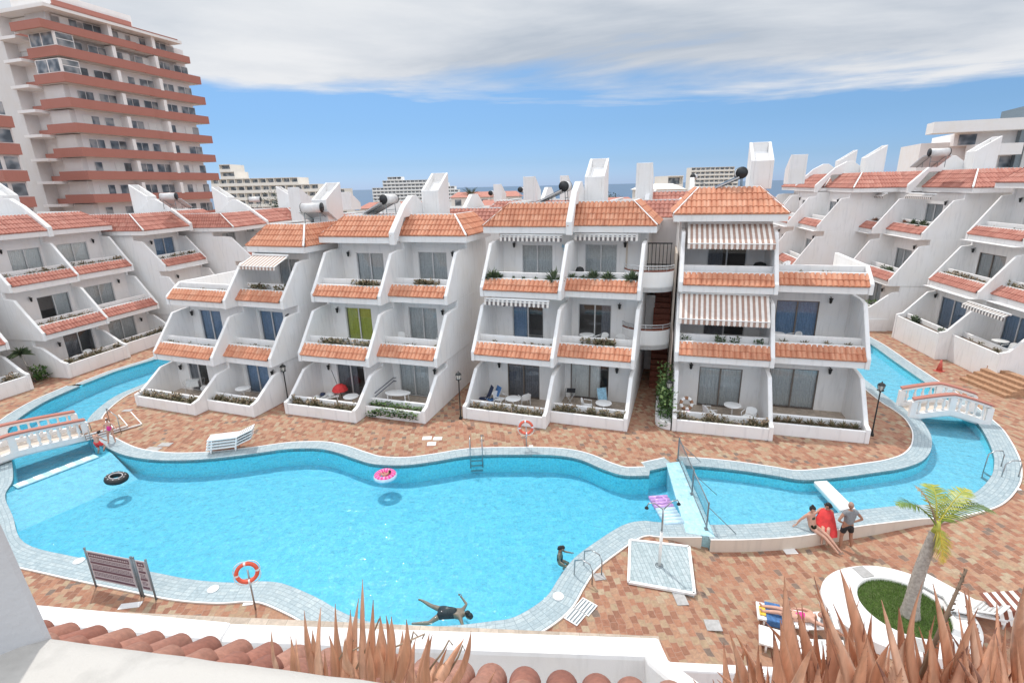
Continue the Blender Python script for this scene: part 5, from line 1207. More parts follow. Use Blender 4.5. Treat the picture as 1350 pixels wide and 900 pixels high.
def place(kind, R, lv, bay, x, y, rz, label):
    P = {bA.name: 'A', bB.name: 'B', bC.name: 'C', bD.name: 'D', bL1.name: 'L1', bR1.name: 'R1'}[R.name]; P = BP[P]
    F = [0, P['d1'], P['d2']][lv] + (P['s'] if bay else 0); z = ([.06, P['z1'] + .25, P['z2'] + .25][lv]) + (1.15 if R == bR1 and lv == 0 else (.15 if R == bL1 and lv == 0 else 0)); p = up(R, x + (P['w1'] if bay else 0), F + y, z)
    if kind == 'chair': o = ch0 if not used[0] else copy_tree(ch0); used[0] = True; g = 'white plastic chairs on the terraces'
    elif kind == 'table': o = tb0 if not used[1] else copy_tree(tb0); used[1] = True; g = 'white round plastic tables on the terraces'
    o.location = p; o.rotation_euler = (0, 0, radians(rz)); o['label'] = label; o['group'] = g; return o
place('table', bC, 0, 0, 2.35, 1.55, 0, 'round white table on the ground terrace of the dark-valance block, left bay')
place('chair', bC, 0, 0, 1.45, 1.9, 60, 'white plastic chair left of that terrace table, dark-valance block, left bay')
place('chair', bC, 0, 0, 2.75, 2.3, 200, 'white chair behind the table, dark-valance block, left ground terrace')
place('table', bC, 0, 1, 2.6, 1.45, 0, 'round white table on the right ground terrace of the dark-valance block')
place('chair', bC, 0, 1, 1.75, 1.5, 80, 'white chair left of the table, right ground terrace of the dark-valance block')
place('table', bC, 1, 1, 1.2, 2.3, 0, 'round white table on the middle right balcony of the dark-valance block')
place('chair', bC, 1, 1, 2.0, 2.3, -60, 'white chair right of the table, middle right balcony, dark-valance block')
place('chair', bC, 1, 1, 3.2, 2.2, 20, 'white chair at the right end of the middle balcony, dark-valance block')
place('table', bD, 0, 0, 3.0, 2.1, 0, 'round white table on the left ground terrace of the awning block')
place('chair', bD, 0, 0, 1.9, 1.6, 100, 'white chair left of the table, ground terrace of the awning block')
place('chair', bD, 0, 0, 3.7, 1.5, -50, 'white chair right of the table, ground terrace of the awning block')
place('chair', bD, 1, 1, 1.4, 2.1, -90, 'white chair on the middle right balcony of the awning block')
place('table', bD, 1, 1, .6, 2.0, 0, 'white table on the middle right balcony of the awning block')
place('table', bB, 0, 0, 3.3, 1.5, 0, 'round white table on the left ground terrace of the green-curtain block')
place('table', bA, 0, 1, 1.0, 1.7, 0, 'round white table on the right ground terrace of the roof-terrace block')
place('chair', bA, 0, 0, 3.6, 1.9, 80, 'white chair on the left ground terrace of the roof-terrace block')
place('chair', bD, 2, 1, 1.0, 3.6, 200, 'white chair on the open roof terrace of the awning block')
place('table', bL1, 0, 0, 2.0, 1.2, 0, 'white table on the ground terrace of the pinkish left-row block')
place('chair', bL1, 0, 0, 2.9, 1.5, 60, 'white chair on the ground terrace of the pinkish left-row block')
place('table', bR1, 0, 1, 2.0, 1.5, 0, 'white table on the ground terrace of the right-hand block')
place('chair', bR1, 0, 1, 2.9, 1.4, -90, 'white chair near the table on the right-hand block terrace')
place('chair', bB, 1, 1, 2.9, 2.3, 180, 'white chair at the right end of the middle balcony, green-curtain block')
place('chair', bB, 1, 1, .4, 2.2, 30, 'white chair at the left end of the middle right balcony, green-curtain block')
t = plastic_table(.42, 1.75); t.location = up(bB, BP['B']['w1'] + 1.1, BP['B']['s'] + 1.75, .06); t.rotation_euler.z = bB.rotation_euler.z + .15; tag(t, 'long oval white table on the right ground terrace of the green-curtain block', 'table')
def folding_chair(p, rz, mat, label, grp='fabric folding chairs on the terraces'):
    T = thing('folding_chair', p, rz, label, 'folding chair', grp)
    m = MB(); m.add([(-.25, -.3, .40), (.25, -.3, .40), (.25, .2, .34), (-.25, .2, .34)], [(0, 1, 2, 3)]); m.build('seat', M[mat], T)
    m = MB(); m.add([(-.25, .2, .36), (.25, .2, .36), (.25, .5, 1.02), (-.25, .5, 1.02)], [(0, 1, 2, 3)]); m.build('backrest', M[mat], T)
    for s in (-.27, .27):
        m = MB(); m.tube([(s, -.35, 0), (s, .2, .55), (s, .2, .36), (s, .5, 1.04)], .014, n=5); m.tube([(s, .45, 0), (s, -.3, .41)], .014, n=5); m.build('frame', M['alu'], T)
folding_chair(up(bC, 1.0, 1.9, .06), radians(-60), 'blue', 'blue folding chair on the left ground terrace of the dark-valance block')
folding_chair(up(bC, .55, 1.9, .06), radians(-70), 'navy', 'dark navy folding chair left of the blue one, dark-valance block')
folding_chair(up(bC, BP['C']['w1'] + 2.5, BP['C']['s'] + 2.3, .06), radians(10), 'lightblue', 'light blue towel-covered folding chair on the right ground terrace, dark-valance block')
T = thing('drying_rack', up(bA, 2.1, 2.2, .06), radians(10), 'clothes drying rack on the left ground terrace of the roof-terrace block', 'drying rack')
m = MB()
for s in (-.5, .5): m.tube([(s, -.3, 0), (s, .3, .95)], .012, n=5); m.tube([(s, .3, 0), (s, -.3, .95)], .012, n=5)
for k in range(7): m.tube([(-.5, -.3 + k * .1, .95), (.5, -.3 + k * .1, .95)], .006, n=4)
m.build('frame', M['alu'], T); m = MB(); m.box(-.3, .35, -.28, .1, .955, .965); m.box(-.3, .35, -.30, -.28, .6, .965); m.build('towel', M['curtain_grey'], T)
T = thing('drying_rack', up(bC, BP['C']['w1'] + .65, BP['C']['s'] + 2.3, .06), radians(80), 'small clothes rack with dark laundry, right ground terrace of the dark-valance block', 'drying rack')
m = MB()
for s in (-.4, .4): m.tube([(s, -.25, 0), (s, .25, .85)], .012, n=5); m.tube([(s, .25, 0), (s, -.25, .85)], .012, n=5)
m.tube([(-.4, .25, .85), (.4, .25, .85)], .01, n=4); m.tube([(-.4, -.25, .85), (.4, -.25, .85)], .01, n=4); m.build('frame', M['alu'], T); m = MB(); m.box(-.3, .3, -.27, .2, .86, .875); m.box(-.3, .3, .26, .275, .5, .87); m.build('laundry', M['black'], T)
# sunbed with towels, red umbrella and wooden chair on block B
T = thing('sun_lounger', up(bB, 1.3, 1.9, .06), radians(25), 'sun lounger heaped with grey and navy towels on the green-curtain block terrace', 'sun lounger')
m = MB(); m.box(-.7, .7, -.3, .3, .28, .34); m.build('frame', M['plastic'], T)
for x in (-.6, .6):
    for y in (-.25, .25): m = MB(); m.tube([(x, y, .28), (x, y, 0)], .025, n=6); m.build('leg', M['plastic'], T)
m = MB(); random.seed(5)
for i in range(7): m.lathe([(.05, 0), (.2, .03), (.17, .12), (.03, .17)], (random.uniform(-.5, .4), random.uniform(-.12, .12), .34), n=9)
m.build('towel', M['curtain_grey'], T); m = MB(); m.lathe([(.05, 0), (.16, .03), (.14, .15), (.03, .2)], (-.15, -.05, .42), n=9); m.build('navy_towel', M['navy'], T)
T = thing('folded_parasol', up(bB, 1.75, 2.5, .06), 0, 'small red parasol leaning on a thin pole above the lounger, green-curtain block', 'parasol')
m = MB(); m.tube([(.2, 0, 0), (-.25, 0, 1.75)], .014, n=6); m.build('pole', M['blackmetal'], T); m = MB(); m.lathe([(.46, .52), (.38, .72), (.2, .86), (.02, .93)], (.1, 0, 0), n=9, smooth=False); m.build('canopy', M['red'], T)
T = thing('wooden_chair', up(bB, 3.75, 2.3, .06), radians(-120), 'brown wooden chair beside the table on the green-curtain block terrace', 'chair')
m = MB(); m.box(-.22, .22, -.22, .22, .43, .47); m.build('seat', M['brownwood'], T); m = MB()
for z in (.6, .75, .9): m.box(-.2, .2, .20, .225, z, z + .06)
m.build('backrest', M['brownwood'], T)
for x in (-.2, .2):
    m = MB(); m.box(x - .02, x + .02, .19, .23, 0, .98); m.build('leg', M['brownwood'], T); m = MB(); m.box(x - .02, x + .02, -.22, -.18, 0, .43); m.build('leg', M['brownwood'], T)
# blue railing inside B right bay
m = MB()
y0 = BP['B']['s']
for z in (.75, .95): m.tube([up(bB, BP['B']['w1'] + .12, y0 + 1.0, z), up(bB, BP['B']['w1'] + .12, y0 + 3.0, z + .15), up(bB, BP['B']['w1'] + .5, y0 + 3.3, z + .15)], .02, n=5)
tag(m.build('wall_handrail', M['navy']), 'dark blue handrail on the inner wall of the green-curtain block terrace', 'handrail')
# pots, barbecue, dark pots, garden ornament
def pot(p, r, h, label, mat='brickred', leaf=None):
    T = thing('plant_pot', p, 0, label, 'plant pot'); m = MB(); m.lathe([(r * .7, 0), (r, h), (r * .9, h), (r * .6, h * .9)], n=12); m.build('pot', M[mat], T)
    if leaf: m = MB(); leaf_clump(m, (0, 0, h), (r * 2, r * 2, r * 2), 60, .12, 1); m.build('foliage', M[leaf], T)
PD = BP['D']
pot(up(bD, 4.8, PD['d2'] + 1.9, PD['z2'] + .25), .28, .5, 'brown clay pot beside the white chair on the awning block roof terrace', 'brownwood', 'darkgreen')
T = thing('barbecue', up(bD, PD['w1'] - .5, PD['d2'] + 2.0, PD['z2'] + .25), 0, 'black barbecue under the top awning of the right centre block', 'barbecue'); m = MB(); m.lathe([(.1, .6), (.3, .75), (.32, .85), (.25, .98), (.05, 1.04)], n=14); m.build('bowl', M['blackmetal'], T)
for k in range(3): a = 2 * pi * k / 3; m = MB(); m.tube([(.12 * cos(a), .12 * sin(a), .65), (.3 * cos(a), .3 * sin(a), 0)], .015, n=5); m.build('leg', M['blackmetal'], T)
T = thing('barbecue', up(bC, BP['C']['w1'] + .5, BP['C']['s'] + BP['C']['d2'] + 1.9, BP['C']['z2'] + .25), 0, 'round black kettle on the top right balcony of the dark-valance block', 'barbecue'); m = MB(); m.lathe([(.1, .72), (.24, .82), (.25, .9), (.18, 1.05), (.05, 1.1)], n=14); m.build('bowl', M['blackmetal'], T)
for k in range(3): a = 2 * pi * k / 3; m = MB(); m.tube([(.1 * cos(a), .1 * sin(a), .75), (.25 * cos(a), .25 * sin(a), 0)], .015, n=5); m.build('leg', M['blackmetal'], T)
m = MB()
for s in (-1, 1):
    m.add([(0, 0, .05), (s * .22, 0, .2), (s * .27, 0, .02), (s * .1, 0, -.04)], [(0, 1, 2, 3)]); m.add([(0, 0, 0), (s * .1, 0, -.05), (s * .2, 0, -.12), (s * .1, 0, -.22)], [(0, 1, 2, 3)])
o = m.build('butterfly_ornament', M['lightblue']); o.location = up(bC, 4.05, BP['C']['d2'] + 3.36, BP['C']['z3'] - 1.25); o.rotation_euler.z = bC.rotation_euler.z; tag(o, 'blue butterfly ornament on the top wall of the dark-valance block', 'ornament')
m = MB(); m.obox((-.28, 0, 0), (.28, 0, 0), .56, .03); o = m.build('tile_plaque', M['brickred']); p = up(bR0, 1.05, BP['R0']['d2'] + 2.25, BP['R0']['z2'] + 1.9); o.location = p; o.rotation_euler = (pi / 2, radians(45), bR0.rotation_euler.z); tag(o, 'red diamond tile plaque on the top balcony wall of the second right-row block', 'plaque')
T = thing('pink_toy', up(bD, .75, 1.7, .06), 0, 'striped beach ring and pink bag leaning in the left corner of the awning block terrace', 'beach toys'); m = MB(); m.torus(.28, .09, (0, 0, .75), 20, 8, Matrix.Rotation(1.2, 4, 'X'), fn=lambda i: i // 2 % 2); m.build('ring', [M['brownwood'], M['plastic']], T); m = MB(); m.lathe([(.15, 0), (.2, .15), (.15, .35), (.05, .42)], (.05, -.15, 0), n=10); m.build('bag', M['pinkplastic'], T)
# stacked sun loungers on the paving
def lounger(p, rz, label, back=35, mat='plastic', stripes=True, grp='white sun loungers'):
    T = thing('sun_lounger', p, rz, label, 'sun lounger', grp)
    m = MB(); m.box(-.98, -.94, -.33, .33, .24, .32); m.box(-.94, .3, -.33, -.27, .26, .32); m.box(-.94, .3, .27, .33, .26, .32); m.box(-.94, .3, -.27, .27, .295, .315); m.build('bed_frame', M['plastic'], T, bevel=.012)
    m = MB()
    for k in range(8): m.box(-.86 + k * .14, -.80 + k * .14, -.25, .25, .317, .328)
    m.build('slat', M['plastic'], T)
    a = radians(back); m = MB(); m.obox((.3, 0, .31), (.3 + .75 * cos(a), 0, .31 + .75 * sin(a)), .64, .035); b_ = m.build('backrest', M['plastic'], T, bevel=.01)
    m = MB()
    for k in range(5): q = .12 + k * .12; m.obox((.3 + q * cos(a), -.25, .335 + q * sin(a)), (.3 + q * cos(a), .25, .335 + q * sin(a)), .05, .01, up=(-sin(a), 0, cos(a)))
    m.build('slat', M['concrete'], b_)
    for x in (-.8, .25):
        for y in (-.29, .29): m = MB(); m.tube([(x, y, .28), (x, y, 0)], [.035, .025], n=7); m.build('leg', M['plastic'], T)
    return T
base = at(284, 598.5)
for k, (lab) in enumerate(('lowest of the stacked white loungers on the paving before the roof-terrace block', 'second of the stacked white loungers, from the bottom', 'third of the stacked white loungers, from the bottom', 'topmost of the stacked white loungers on the paving')):
    T = lounger(base + Vector((.55 + .03 * k, .42 + .02 * k, .0 + .14 * k)), radians(14), lab, 22, grp='stacked white sun loungers')

# ------------------------------------------------------------------ people
def skinned(name, verts, edges, radii, mats, parent, sub=2):
    me = bpy.data.meshes.new(name); me.from_pydata([tuple(v) for v in verts], edges, []); o = link('tmp', me)
    md = o.modifiers.new('s', 'SKIN'); md.use_smooth_shade = True
    sv = me.skin_vertices[0].data
    for i, r in enumerate(radii): sv[i].radius = (r, r) if not isinstance(r, tuple) else r
    sv[0].use_root = True
    sb = o.modifiers.new('u', 'SUBSURF'); sb.levels = sub; sb.render_levels = sub
    dg = bpy.context.evaluated_depsgraph_get(); dg.update(); ev = o.evaluated_get(dg); m2 = bpy.data.meshes.new_from_object(ev, depsgraph=dg)
    bpy.data.objects.remove(o)
    return m2
def ball(c, r, M_=None, n=16, cut=None):
    vs = []; fs = []; m = n // 2 + 2
    for i in range(m + 1):
        t = pi * i / m
        for j in range(n):
            a = 2 * pi * j / n; p = Vector((r[0] * sin(t) * cos(a), r[1] * sin(t) * sin(a), r[2] * cos(t)))
            vs.append(p)
    for i in range(m):
        for j in range(n): fs.append((i * n + j, (i + 1) * n + j, (i + 1) * n + (j + 1) % n, i * n + (j + 1) % n))
    if cut: fs = [f for f in fs if cut(sum((vs[k] for k in f), Vector()) / 4)]
    return [(M_ @ v if M_ else v) + Vector(c) for v in vs], fs
def person(loc, rz, J, label, skin='skin', hair='hair', bald=False, bun=False, hairlen=.0, face=None, scale=1.0, cloth=(), fingers=True, cat='person', grp=None, tuck=False):
    """J: joints pelvis, chest, neck, head, sh/el/wr (l,r), hip/kn/an/toe (l,r); faces along `face`"""
    T = thing('person', loc, rz, label, cat, grp); T.scale = (scale,) * 3
    V = {k: Vector(v) for k, v in J.items()}
    names = ['pelvis', 'waist', 'chest', 'neckb', 'neck']; V.setdefault('waist', (V['pelvis'] * .55 + V['chest'] * .45)); V.setdefault('neckb', V['neck'] * .75 + V['chest'] * .25)
    rad = {'pelvis': .125, 'waist': .115, 'chest': .135, 'neckb': .075, 'neck': .052, 'sh': .062, 'el': .042, 'wr': .028, 'hip': .095, 'kn': .058, 'an': .036, 'toe': .028}
    vs = []; idx = {}; R = []; E = []
    def addv(k, p, r): idx[k] = len(vs); vs.append(p); R.append(r); return idx[k]
    for k in names: addv(k, V[k], rad[k])
    E += [(0, 1), (1, 2), (2, 3), (3, 4)]
    for s in 'lr':
        addv('sh' + s, V['sh' + s], rad['sh']); E.append((idx['neckb'] if False else idx['chest'], idx['sh' + s])); prev = idx['sh' + s]
        mid = V['sh' + s] * .5 + V['el' + s] * .5; i = addv('am' + s, mid, .05); E.append((prev, i)); prev = i
        i = addv('el' + s, V['el' + s], rad['el']); E.append((prev, i)); prev = i
        i = addv('fm' + s, V['el' + s] * .6 + V['wr' + s] * .4, .040); E.append((prev, i)); prev = i
        i = addv('wr' + s, V['wr' + s], rad['wr']); E.append((prev, i)); prev = i
        d = (V['wr' + s] - V['el' + s]).normalized(); hd = V.get('hd' + s); d = (Vector(hd) - V['wr' + s]).normalized() if hd is not None else d
        i = addv('pm' + s, V['wr' + s] + d * .06, .034); E.append((prev, i))
        i = addv('hip' + s, V['hip' + s], rad['hip']); E.append((idx['pelvis'], i)); prev = i
        i = addv('th' + s, V['hip' + s] * .5 + V['kn' + s] * .5, .078); E.append((prev, i)); prev = i
        i = addv('kn' + s, V['kn' + s], rad['kn']); E.append((prev, i)); prev = i
        i = addv('cf' + s, V['kn' + s] * .62 + V['an' + s] * .38, .058); E.append((prev, i)); prev = i
        i = addv('an' + s, V['an' + s], rad['an']); E.append((prev, i)); prev = i
        i = addv('toe' + s, V['toe' + s], rad['toe']); E.append((prev, i))
    me = skinned('person_body', vs, E, R, None, T)
    bm = bmesh.new(); bm.from_mesh(me)
    def addmesh(vl, fl, sm=True):
        b = [bm.verts.new(v) for v in vl]
        for f in fl:
            try: q = bm.faces.new([b[k] for k in f]); q.smooth = sm
            except ValueError: pass
    # head with face
    f = Vector(face if face is not None else (0, -1, 0)).normalized(); upv = (V['head'] - V['neck']).normalized(); rt = f.cross(upv).normalized(); f = upv.cross(rt).normalized()
    Hm = Matrix((( -rt.x, -f.x, upv.x), (-rt.y, -f.y, upv.y), (-rt.z, -f.z, upv.z))).to_4x4()     # local -y = face direction
    hc = V['head']
    v_, f_ = ball(hc, (.076, .093, .112), Hm, 18); addmesh(v_, f_)
    v_, f_ = ball(hc + f * .012 - upv * .06, (.055, .07, .06), Hm, 12); addmesh(v_, f_)              # jaw
    v_, f_ = ball(hc + f * .098 - upv * .012, (.012, .018, .024), Hm, 8); addmesh(v_, f_)           # nose
    for s in (-1, 1): v_, f_ = ball(hc + rt * s * .078 - upv * .01, (.010, .02, .03), Hm, 8); addmesh(v_, f_)   # ears
    v_, f_ = ball(hc + f * .086 - upv * .055, (.024, .008, .008), Hm, 8); addmesh(v_, f_)           # lips
    if fingers:
        for s in 'lr':
            w = vs[idx['pm' + s]]; d = (w - vs[idx['wr' + s]]).normalized(); sd = d.cross(Vector((0, 0, 1)));
            sd = sd.normalized() if sd.length > .1 else Vector((1, 0, 0)); dn = sd.cross(d)
            for q, (o_, L, r) in enumerate(((-.028, .058, .0085), (-.010, .072, .009), (.010, .068, .009), (.028, .052, .008), (.040, .045, .010))):
                t = MB(); b0 = w + sd * o_ + d * (.012 if q < 4 else -.03); dd = d if q < 4 else (d + sd * .8).normalized()
                t.tube([b0, b0 + dd * L * .55, b0 + dd * L - dn * .018], [r, r * .95, r * .7], n=6); addmesh(t.v, t.f)
    bm.to_mesh(me); bm.free(); me.materials.clear(); me.materials.append(M[skin])
    b = link('body', me, T); 
    for p_ in me.polygons: p_.use_smooth = True
    e = MB()
    for s in (-1, 1): v_, f_ = ball(hc + f * .083 + rt * s * .03 + upv * .012, (.012, .008, .008), Hm, 8); e.add(v_, f_, smooth=True)
    e.build('eyes', M['hair'], b)
    hm = MB()
    if bald: v_, f_ = ball(hc + upv * .006 - f * .004, (.0785, .095, .1135), Hm, 18, lambda c: c.z > .01 and c.y > -.05)
    else: v_, f_ = ball(hc + upv * .010 - f * .010, (.087, .103, .122), Hm, 18, lambda c: c.z > .035 or (c.y > -.005 and c.z > -.09))
    hm.add(v_, f_, smooth=True)
    if bun: v_, f_ = ball(hc + upv * .12 - f * .06, (.045, .045, .04), Hm, 12); hm.add(v_, f_, smooth=True)
    if hairlen: hm.tube([hc - f * .07, hc - f * .09 - upv * hairlen * .5, hc - f * .07 - upv * hairlen], [.07, .075, .04], n=10)
    hm.build('hair', M['haircol' if bald else hair], T)
    for (nm, mat, chain, infl) in cloth:
        vv = []; rr = []; ee = []; ix = {}
        for ch in chain:
            pv = None
            for k in ch:
                kk, extra = (k if isinstance(k, tuple) else (k, 0))
                if kk not in ix:
                    if '>' in kk: a_, b_, t_ = kk.split('>'); t_ = float(t_); pt = vs[idx[a_]] * (1 - t_) + vs[idx[b_]] * t_; r_ = R[idx[a_]] * (1 - t_) + R[idx[b_]] * t_
                    else: pt, r_ = vs[idx[kk]], R[idx[kk]]
                    ix[kk] = len(vv); vv.append(pt); rr.append(r_ * infl + .006 + extra)
                if pv is not None: ee.append((pv, ix[kk]))
                pv = ix[kk]
        m2 = skinned(nm, vv, ee, rr, None, T); m2.materials.clear(); m2.materials.append(M[mat]); link(nm, m2, T)
        for p_ in m2.polygons: p_.use_smooth = True
    return T
SHORTS = lambda t: [['waist>pelvis>.3', 'pelvis', ('hipl', .018), 'thl', ('thl>knl>%g' % (t * .45), .012)], ['pelvis', ('hipr', .018), 'thr', ('thr>knr>%g' % (t * .45), .012)]]
SHIRT = [[('pelvis', .012), 'waist', 'chest', 'neckb'], ['chest', 'shl', 'shl>aml>.8'], ['chest', 'shr', 'shr>amr>.8']]
# man, hands on hips, seen from behind
gz = dip(10.9, 14.4)
stand = dict(pelvis=(0, 0, .93), chest=(0, .0, 1.30), neck=(0, -.01, 1.50), head=(0, -.03, 1.62), shl=(-.18, 0, 1.40), shr=(.18, 0, 1.40), ell=(-.40, .07, 1.15), elr=(.40, .07, 1.15), wrl=(-.20, -.02, .99), wrr=(.20, -.02, .99), hdl=(-.1, -.06, .96), hdr=(.1, -.06, .96),
             hipl=(-.10, 0, .88), hipr=(.10, 0, .88), knl=(-.18, -.02, .48), knr=(.13, -.03, .48), anl=(-.24, .02, .08), anr=(.14, .02, .08), toel=(-.27, -.14, .03), toer=(.16, -.14, .03))
person(at(1112, 722, gz - .0), radians(182), stand, 'bald man in grey shirt and black shorts, hands on hips, by the pool wall', skin='skin_tan', bald=True, cloth=(('t_shirt', 'greycloth', SHIRT, 1.18), ('shorts', 'black', SHORTS(.95), 1.12)), scale=1.03)
# bikini woman seated on the wall with legs stretched to the paving
sit = dict(pelvis=(0, 0, .10), chest=(0, .13, .44), neck=(0, .15, .62), head=(0, .10, .745), shl=(-.16, .16, .53), shr=(.16, .16, .53), ell=(-.28, .30, .30), elr=(.22, .20, .28), wrl=(-.34, .38, .06), wrr=(.26, .12, .07), hdl=(-.40, .42, .02), hdr=(.30, .05, .02),
           hipl=(-.09, -.03, .09), hipr=(.09, -.03, .09), knl=(-.02, -.42, -.02), knr=(.12, -.44, .0), anl=(.04, -.82, -.30), anr=(.16, -.84, -.29), toel=(.04, -.94, -.38), toer=(.17, -.96, -.37))
BIK = [['waist>chest>.7', 'chest']]
ps = at(1071, 697, .05)
person(ps, radians(28), sit, 'woman in a patterned bikini sitting on the pool wall with legs stretched out', bun=True, face=(.3, -1, -.5), cloth=(('bikini_top', 'succ', [['waist>chest>.35', 'waist>chest>.7', 'chest']], 1.05), ('bikini_bottom', 'succ', [['waist>pelvis>.8', 'pelvis', 'pelvis>hipl>.6'], ['pelvis', 'pelvis>hipr>.6']], 1.04)))
ps2 = at(1087, 692, .05)
sit2 = dict(sit); sit2.update(ell=(-.34, .0, .36), wrl=(-.42, -.28, .30), hdl=(-.44, -.34, .28), knl=(-.05, -.42, .10), knr=(.1, -.42, .10), anl=(-.05, -.55, -.28), anr=(.1, -.55, -.28), toel=(-.05, -.66, -.36), toer=(.1, -.66, -.36))
W2 = person(ps2, radians(-30), sit2, 'dark-haired woman in sunglasses wrapped in a red towel, sitting on the pool wall', face=(-1, -.35, .05), hairlen=.12, cloth=())
# red wrap: draped cone of cloth
m = MB(); vs = []; nA = 26; prof = [(.10, .60), (.21, .52), (.27, .36), (.34, .18), (.40, .03), (.43, -.12)]
for i, (r, z) in enumerate(prof):
    for j in range(nA):
        a = 2 * pi * j / nA; rr = r * (1 + .09 * sin(5 * a + i) * (i / 5) + .05 * sin(11 * a)); vs.append((rr * cos(a) * .95, rr * sin(a) * .80 + .12 - .30 * (i / 5) ** 1.3, z))
m.add(vs, [(i * nA + j, (i + 1) * nA + j, (i + 1) * nA + (j + 1) % nA, i * nA + (j + 1) % nA) for i in range(5) for j in range(nA)], smooth=True); m.build('red_towel', M['red'], W2)
m = MB(); m.box(-.07, .07, -.012, .012, -.018, .018); g = m.build('sunglasses', M['black'], W2); g.location = (-.085, .07, .762); g.rotation_euler = (0, 0, radians(-70))
# children at the left steps
kid = dict(stand); kid.update(ell=(-.30, .02, 1.16), elr=(.32, -.1, 1.2), wrl=(-.28, -.12, .98), wrr=(.44, -.3, 1.1), hdl=(-.27, -.2, .95), hdr=(.5, -.36, 1.1))
person(at(149, 583, .0), radians(20), kid, 'child in a bright pink swimsuit standing on the steps by the left footbridge', skin='skin', scale=.74, cloth=(('swimsuit', 'magenta', [['hipl', 'pelvis', 'waist', 'chest'], ['pelvis', 'hipr']], 1.12),))
climb = dict(stand); climb.update(head=(-.12, -.16, 1.56), neck=(-.06, -.08, 1.46), chest=(-.02, -.02, 1.28), ell=(-.36, -.12, 1.15), wrl=(-.42, -.3, .95), hdl=(-.46, -.38, .93), elr=(.34, -.12, 1.15), wrr=(.36, -.3, .92), hdr=(.38, -.38, .9), knl=(-.16, -.28, .62), anl=(-.15, -.12, .26), toel=(-.16, -.28, .22), knr=(.14, -.1, .46), anr=(.16, .04, .06), toer=(.16, -.1, .02))
person(at(133, 601, -.35), radians(165), climb, 'boy in red shorts climbing out of the pool below the left footbridge', skin='skin', scale=.78, cloth=(('swim_shorts', 'red', SHORTS(1.0), 1.22),))
# bather in the pink ring (legs hang inside the ring)
p = at(509, 626.5, WZ)
flo = dict(pelvis=(0, 0, -.10), chest=(0, .16, .16), neck=(0, .27, .28), head=(0, .33, .38), shl=(-.16, .18, .22), shr=(.16, .18, .22), ell=(-.36, .05, .26), elr=(.36, .05, .26), wrl=(-.42, -.18, .25), wrr=(.42, -.18, .25), hipl=(-.09, -.05, -.08), hipr=(.09, -.05, -.08), knl=(-.11, -.34, .20), knr=(.11, -.34, .20), anl=(-.16, -.66, .08), anr=(.12, -.66, .08), toel=(-.17, -.75, .12), toer=(.12, -.75, .12))
person(p, radians(-115), flo, 'child with dark hair lying back in the pink swim ring', skin='skin', face=(0, -.6, .8), scale=.62, cloth=(('swimsuit', 'magenta', [['hipl', 'pelvis', 'waist', 'chest'], ['pelvis', 'hipr']], 1.1),))
# bather holding the near ladder
p = at(741, 760, -1.28)
wad = dict(stand); wad.update(head=(0, -.10, 1.60), ell=(-.34, -.05, 1.18), wrl=(-.46, -.24, 1.16), hdl=(-.5, -.3, 1.14), elr=(.30, -.16, 1.2), wrr=(.24, -.42, 1.24), hdr=(.22, -.5, 1.26))
wad.update(knl=(-.16, -.38, .80), knr=(.14, -.36, .78), anl=(-.16, -.12, .42), anr=(.14, -.1, .42), toel=(-.18, -.28, .37), toer=(.16, -.26, .37))
person(at(738, 763, -1.22), radians(75), wad, 'dark-haired bather in a dark swimsuit crouched in the water at the near ladder', skin='skin_tan', hairlen=.2, scale=.80, cloth=(('swimsuit', 'black', [['hipl', 'pelvis', 'waist', 'chest'], ['pelvis', 'hipr']], 1.1),))
# swimmer near the foreground wall
p = at(596, 808, WZ - .20)
swim = dict(pelvis=(-.25, 0, 0), waist=(-.02, .0, .02), chest=(.20, -.02, .03), neck=(.42, -.05, .04), head=(.53, -.09, .05), shl=(.30, .17, .02), shr=(.30, -.19, .02), ell=(.34, .42, -.03), elr=(.42, -.40, -.04), wrl=(.14, .62, .02), wrr=(.5, -.6, -.1), hdl=(.06, .68, .05), hdr=(.52, -.68, -.1),
            hipl=(-.33, .09, 0), hipr=(-.33, -.09, -.02), knl=(-.68, .20, .0), knr=(-.62, -.30, -.12), anl=(-1.02, .34, .04), anr=(-.98, -.42, -.06), toel=(-1.14, .36, .05), toer=(-1.1, -.44, -.05))
person(p, radians(-8), swim, 'swimmer in a dark dress-like swimsuit spread out on the water near the foreground', skin='skin_tan', face=(.3, -.2, -1), hairlen=.12, cloth=(('swim_dress', 'black', [['chest', ('waist', .03), ('pelvis', .06), ('hipl', .03), 'hipl>thl>.6'], ['pelvis', ('hipr', .03), 'hipr>thr>.6']], 1.1),))
# ------------------------------------------------------------------ own building: ledge, tile apron, lower terrace walls
ZL = 10.72
a, b = at(-160, 801, ZL), at(760, 920, ZL); d = (b - a).normalized(); nb = Vector((d.y, -d.x, 0))
if nb.y > 0: nb = -nb
m = MB(); L = (b - a).length; n = 60; vs = []; prof = [(0.0, -.35), (-.005, -.05), (.012, -.012), (.05, 0), (.30, .006), (.62, 0), (.62, -.35)]
random.seed(3)
for i in range(n + 1):
    p = a + d * L * i / n; w = noise.noise(Vector((i * .35, 0, 0))) * .006
    for (o_, z) in prof: q = p + nb * (o_ + w); vs.append((q.x, q.y, ZL + z + w * .6))
k = len(prof); m.add(vs, [(i * k + j, i * k + j + 1, (i + 1) * k + j + 1, (i + 1) * k + j) for i in range(n) for j in range(k - 1)], smooth=True)
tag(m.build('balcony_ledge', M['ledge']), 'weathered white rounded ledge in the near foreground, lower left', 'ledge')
P0 = at(84, 832, ZL); tp = atY(-8, 640, P0.y); e = (tp - P0)
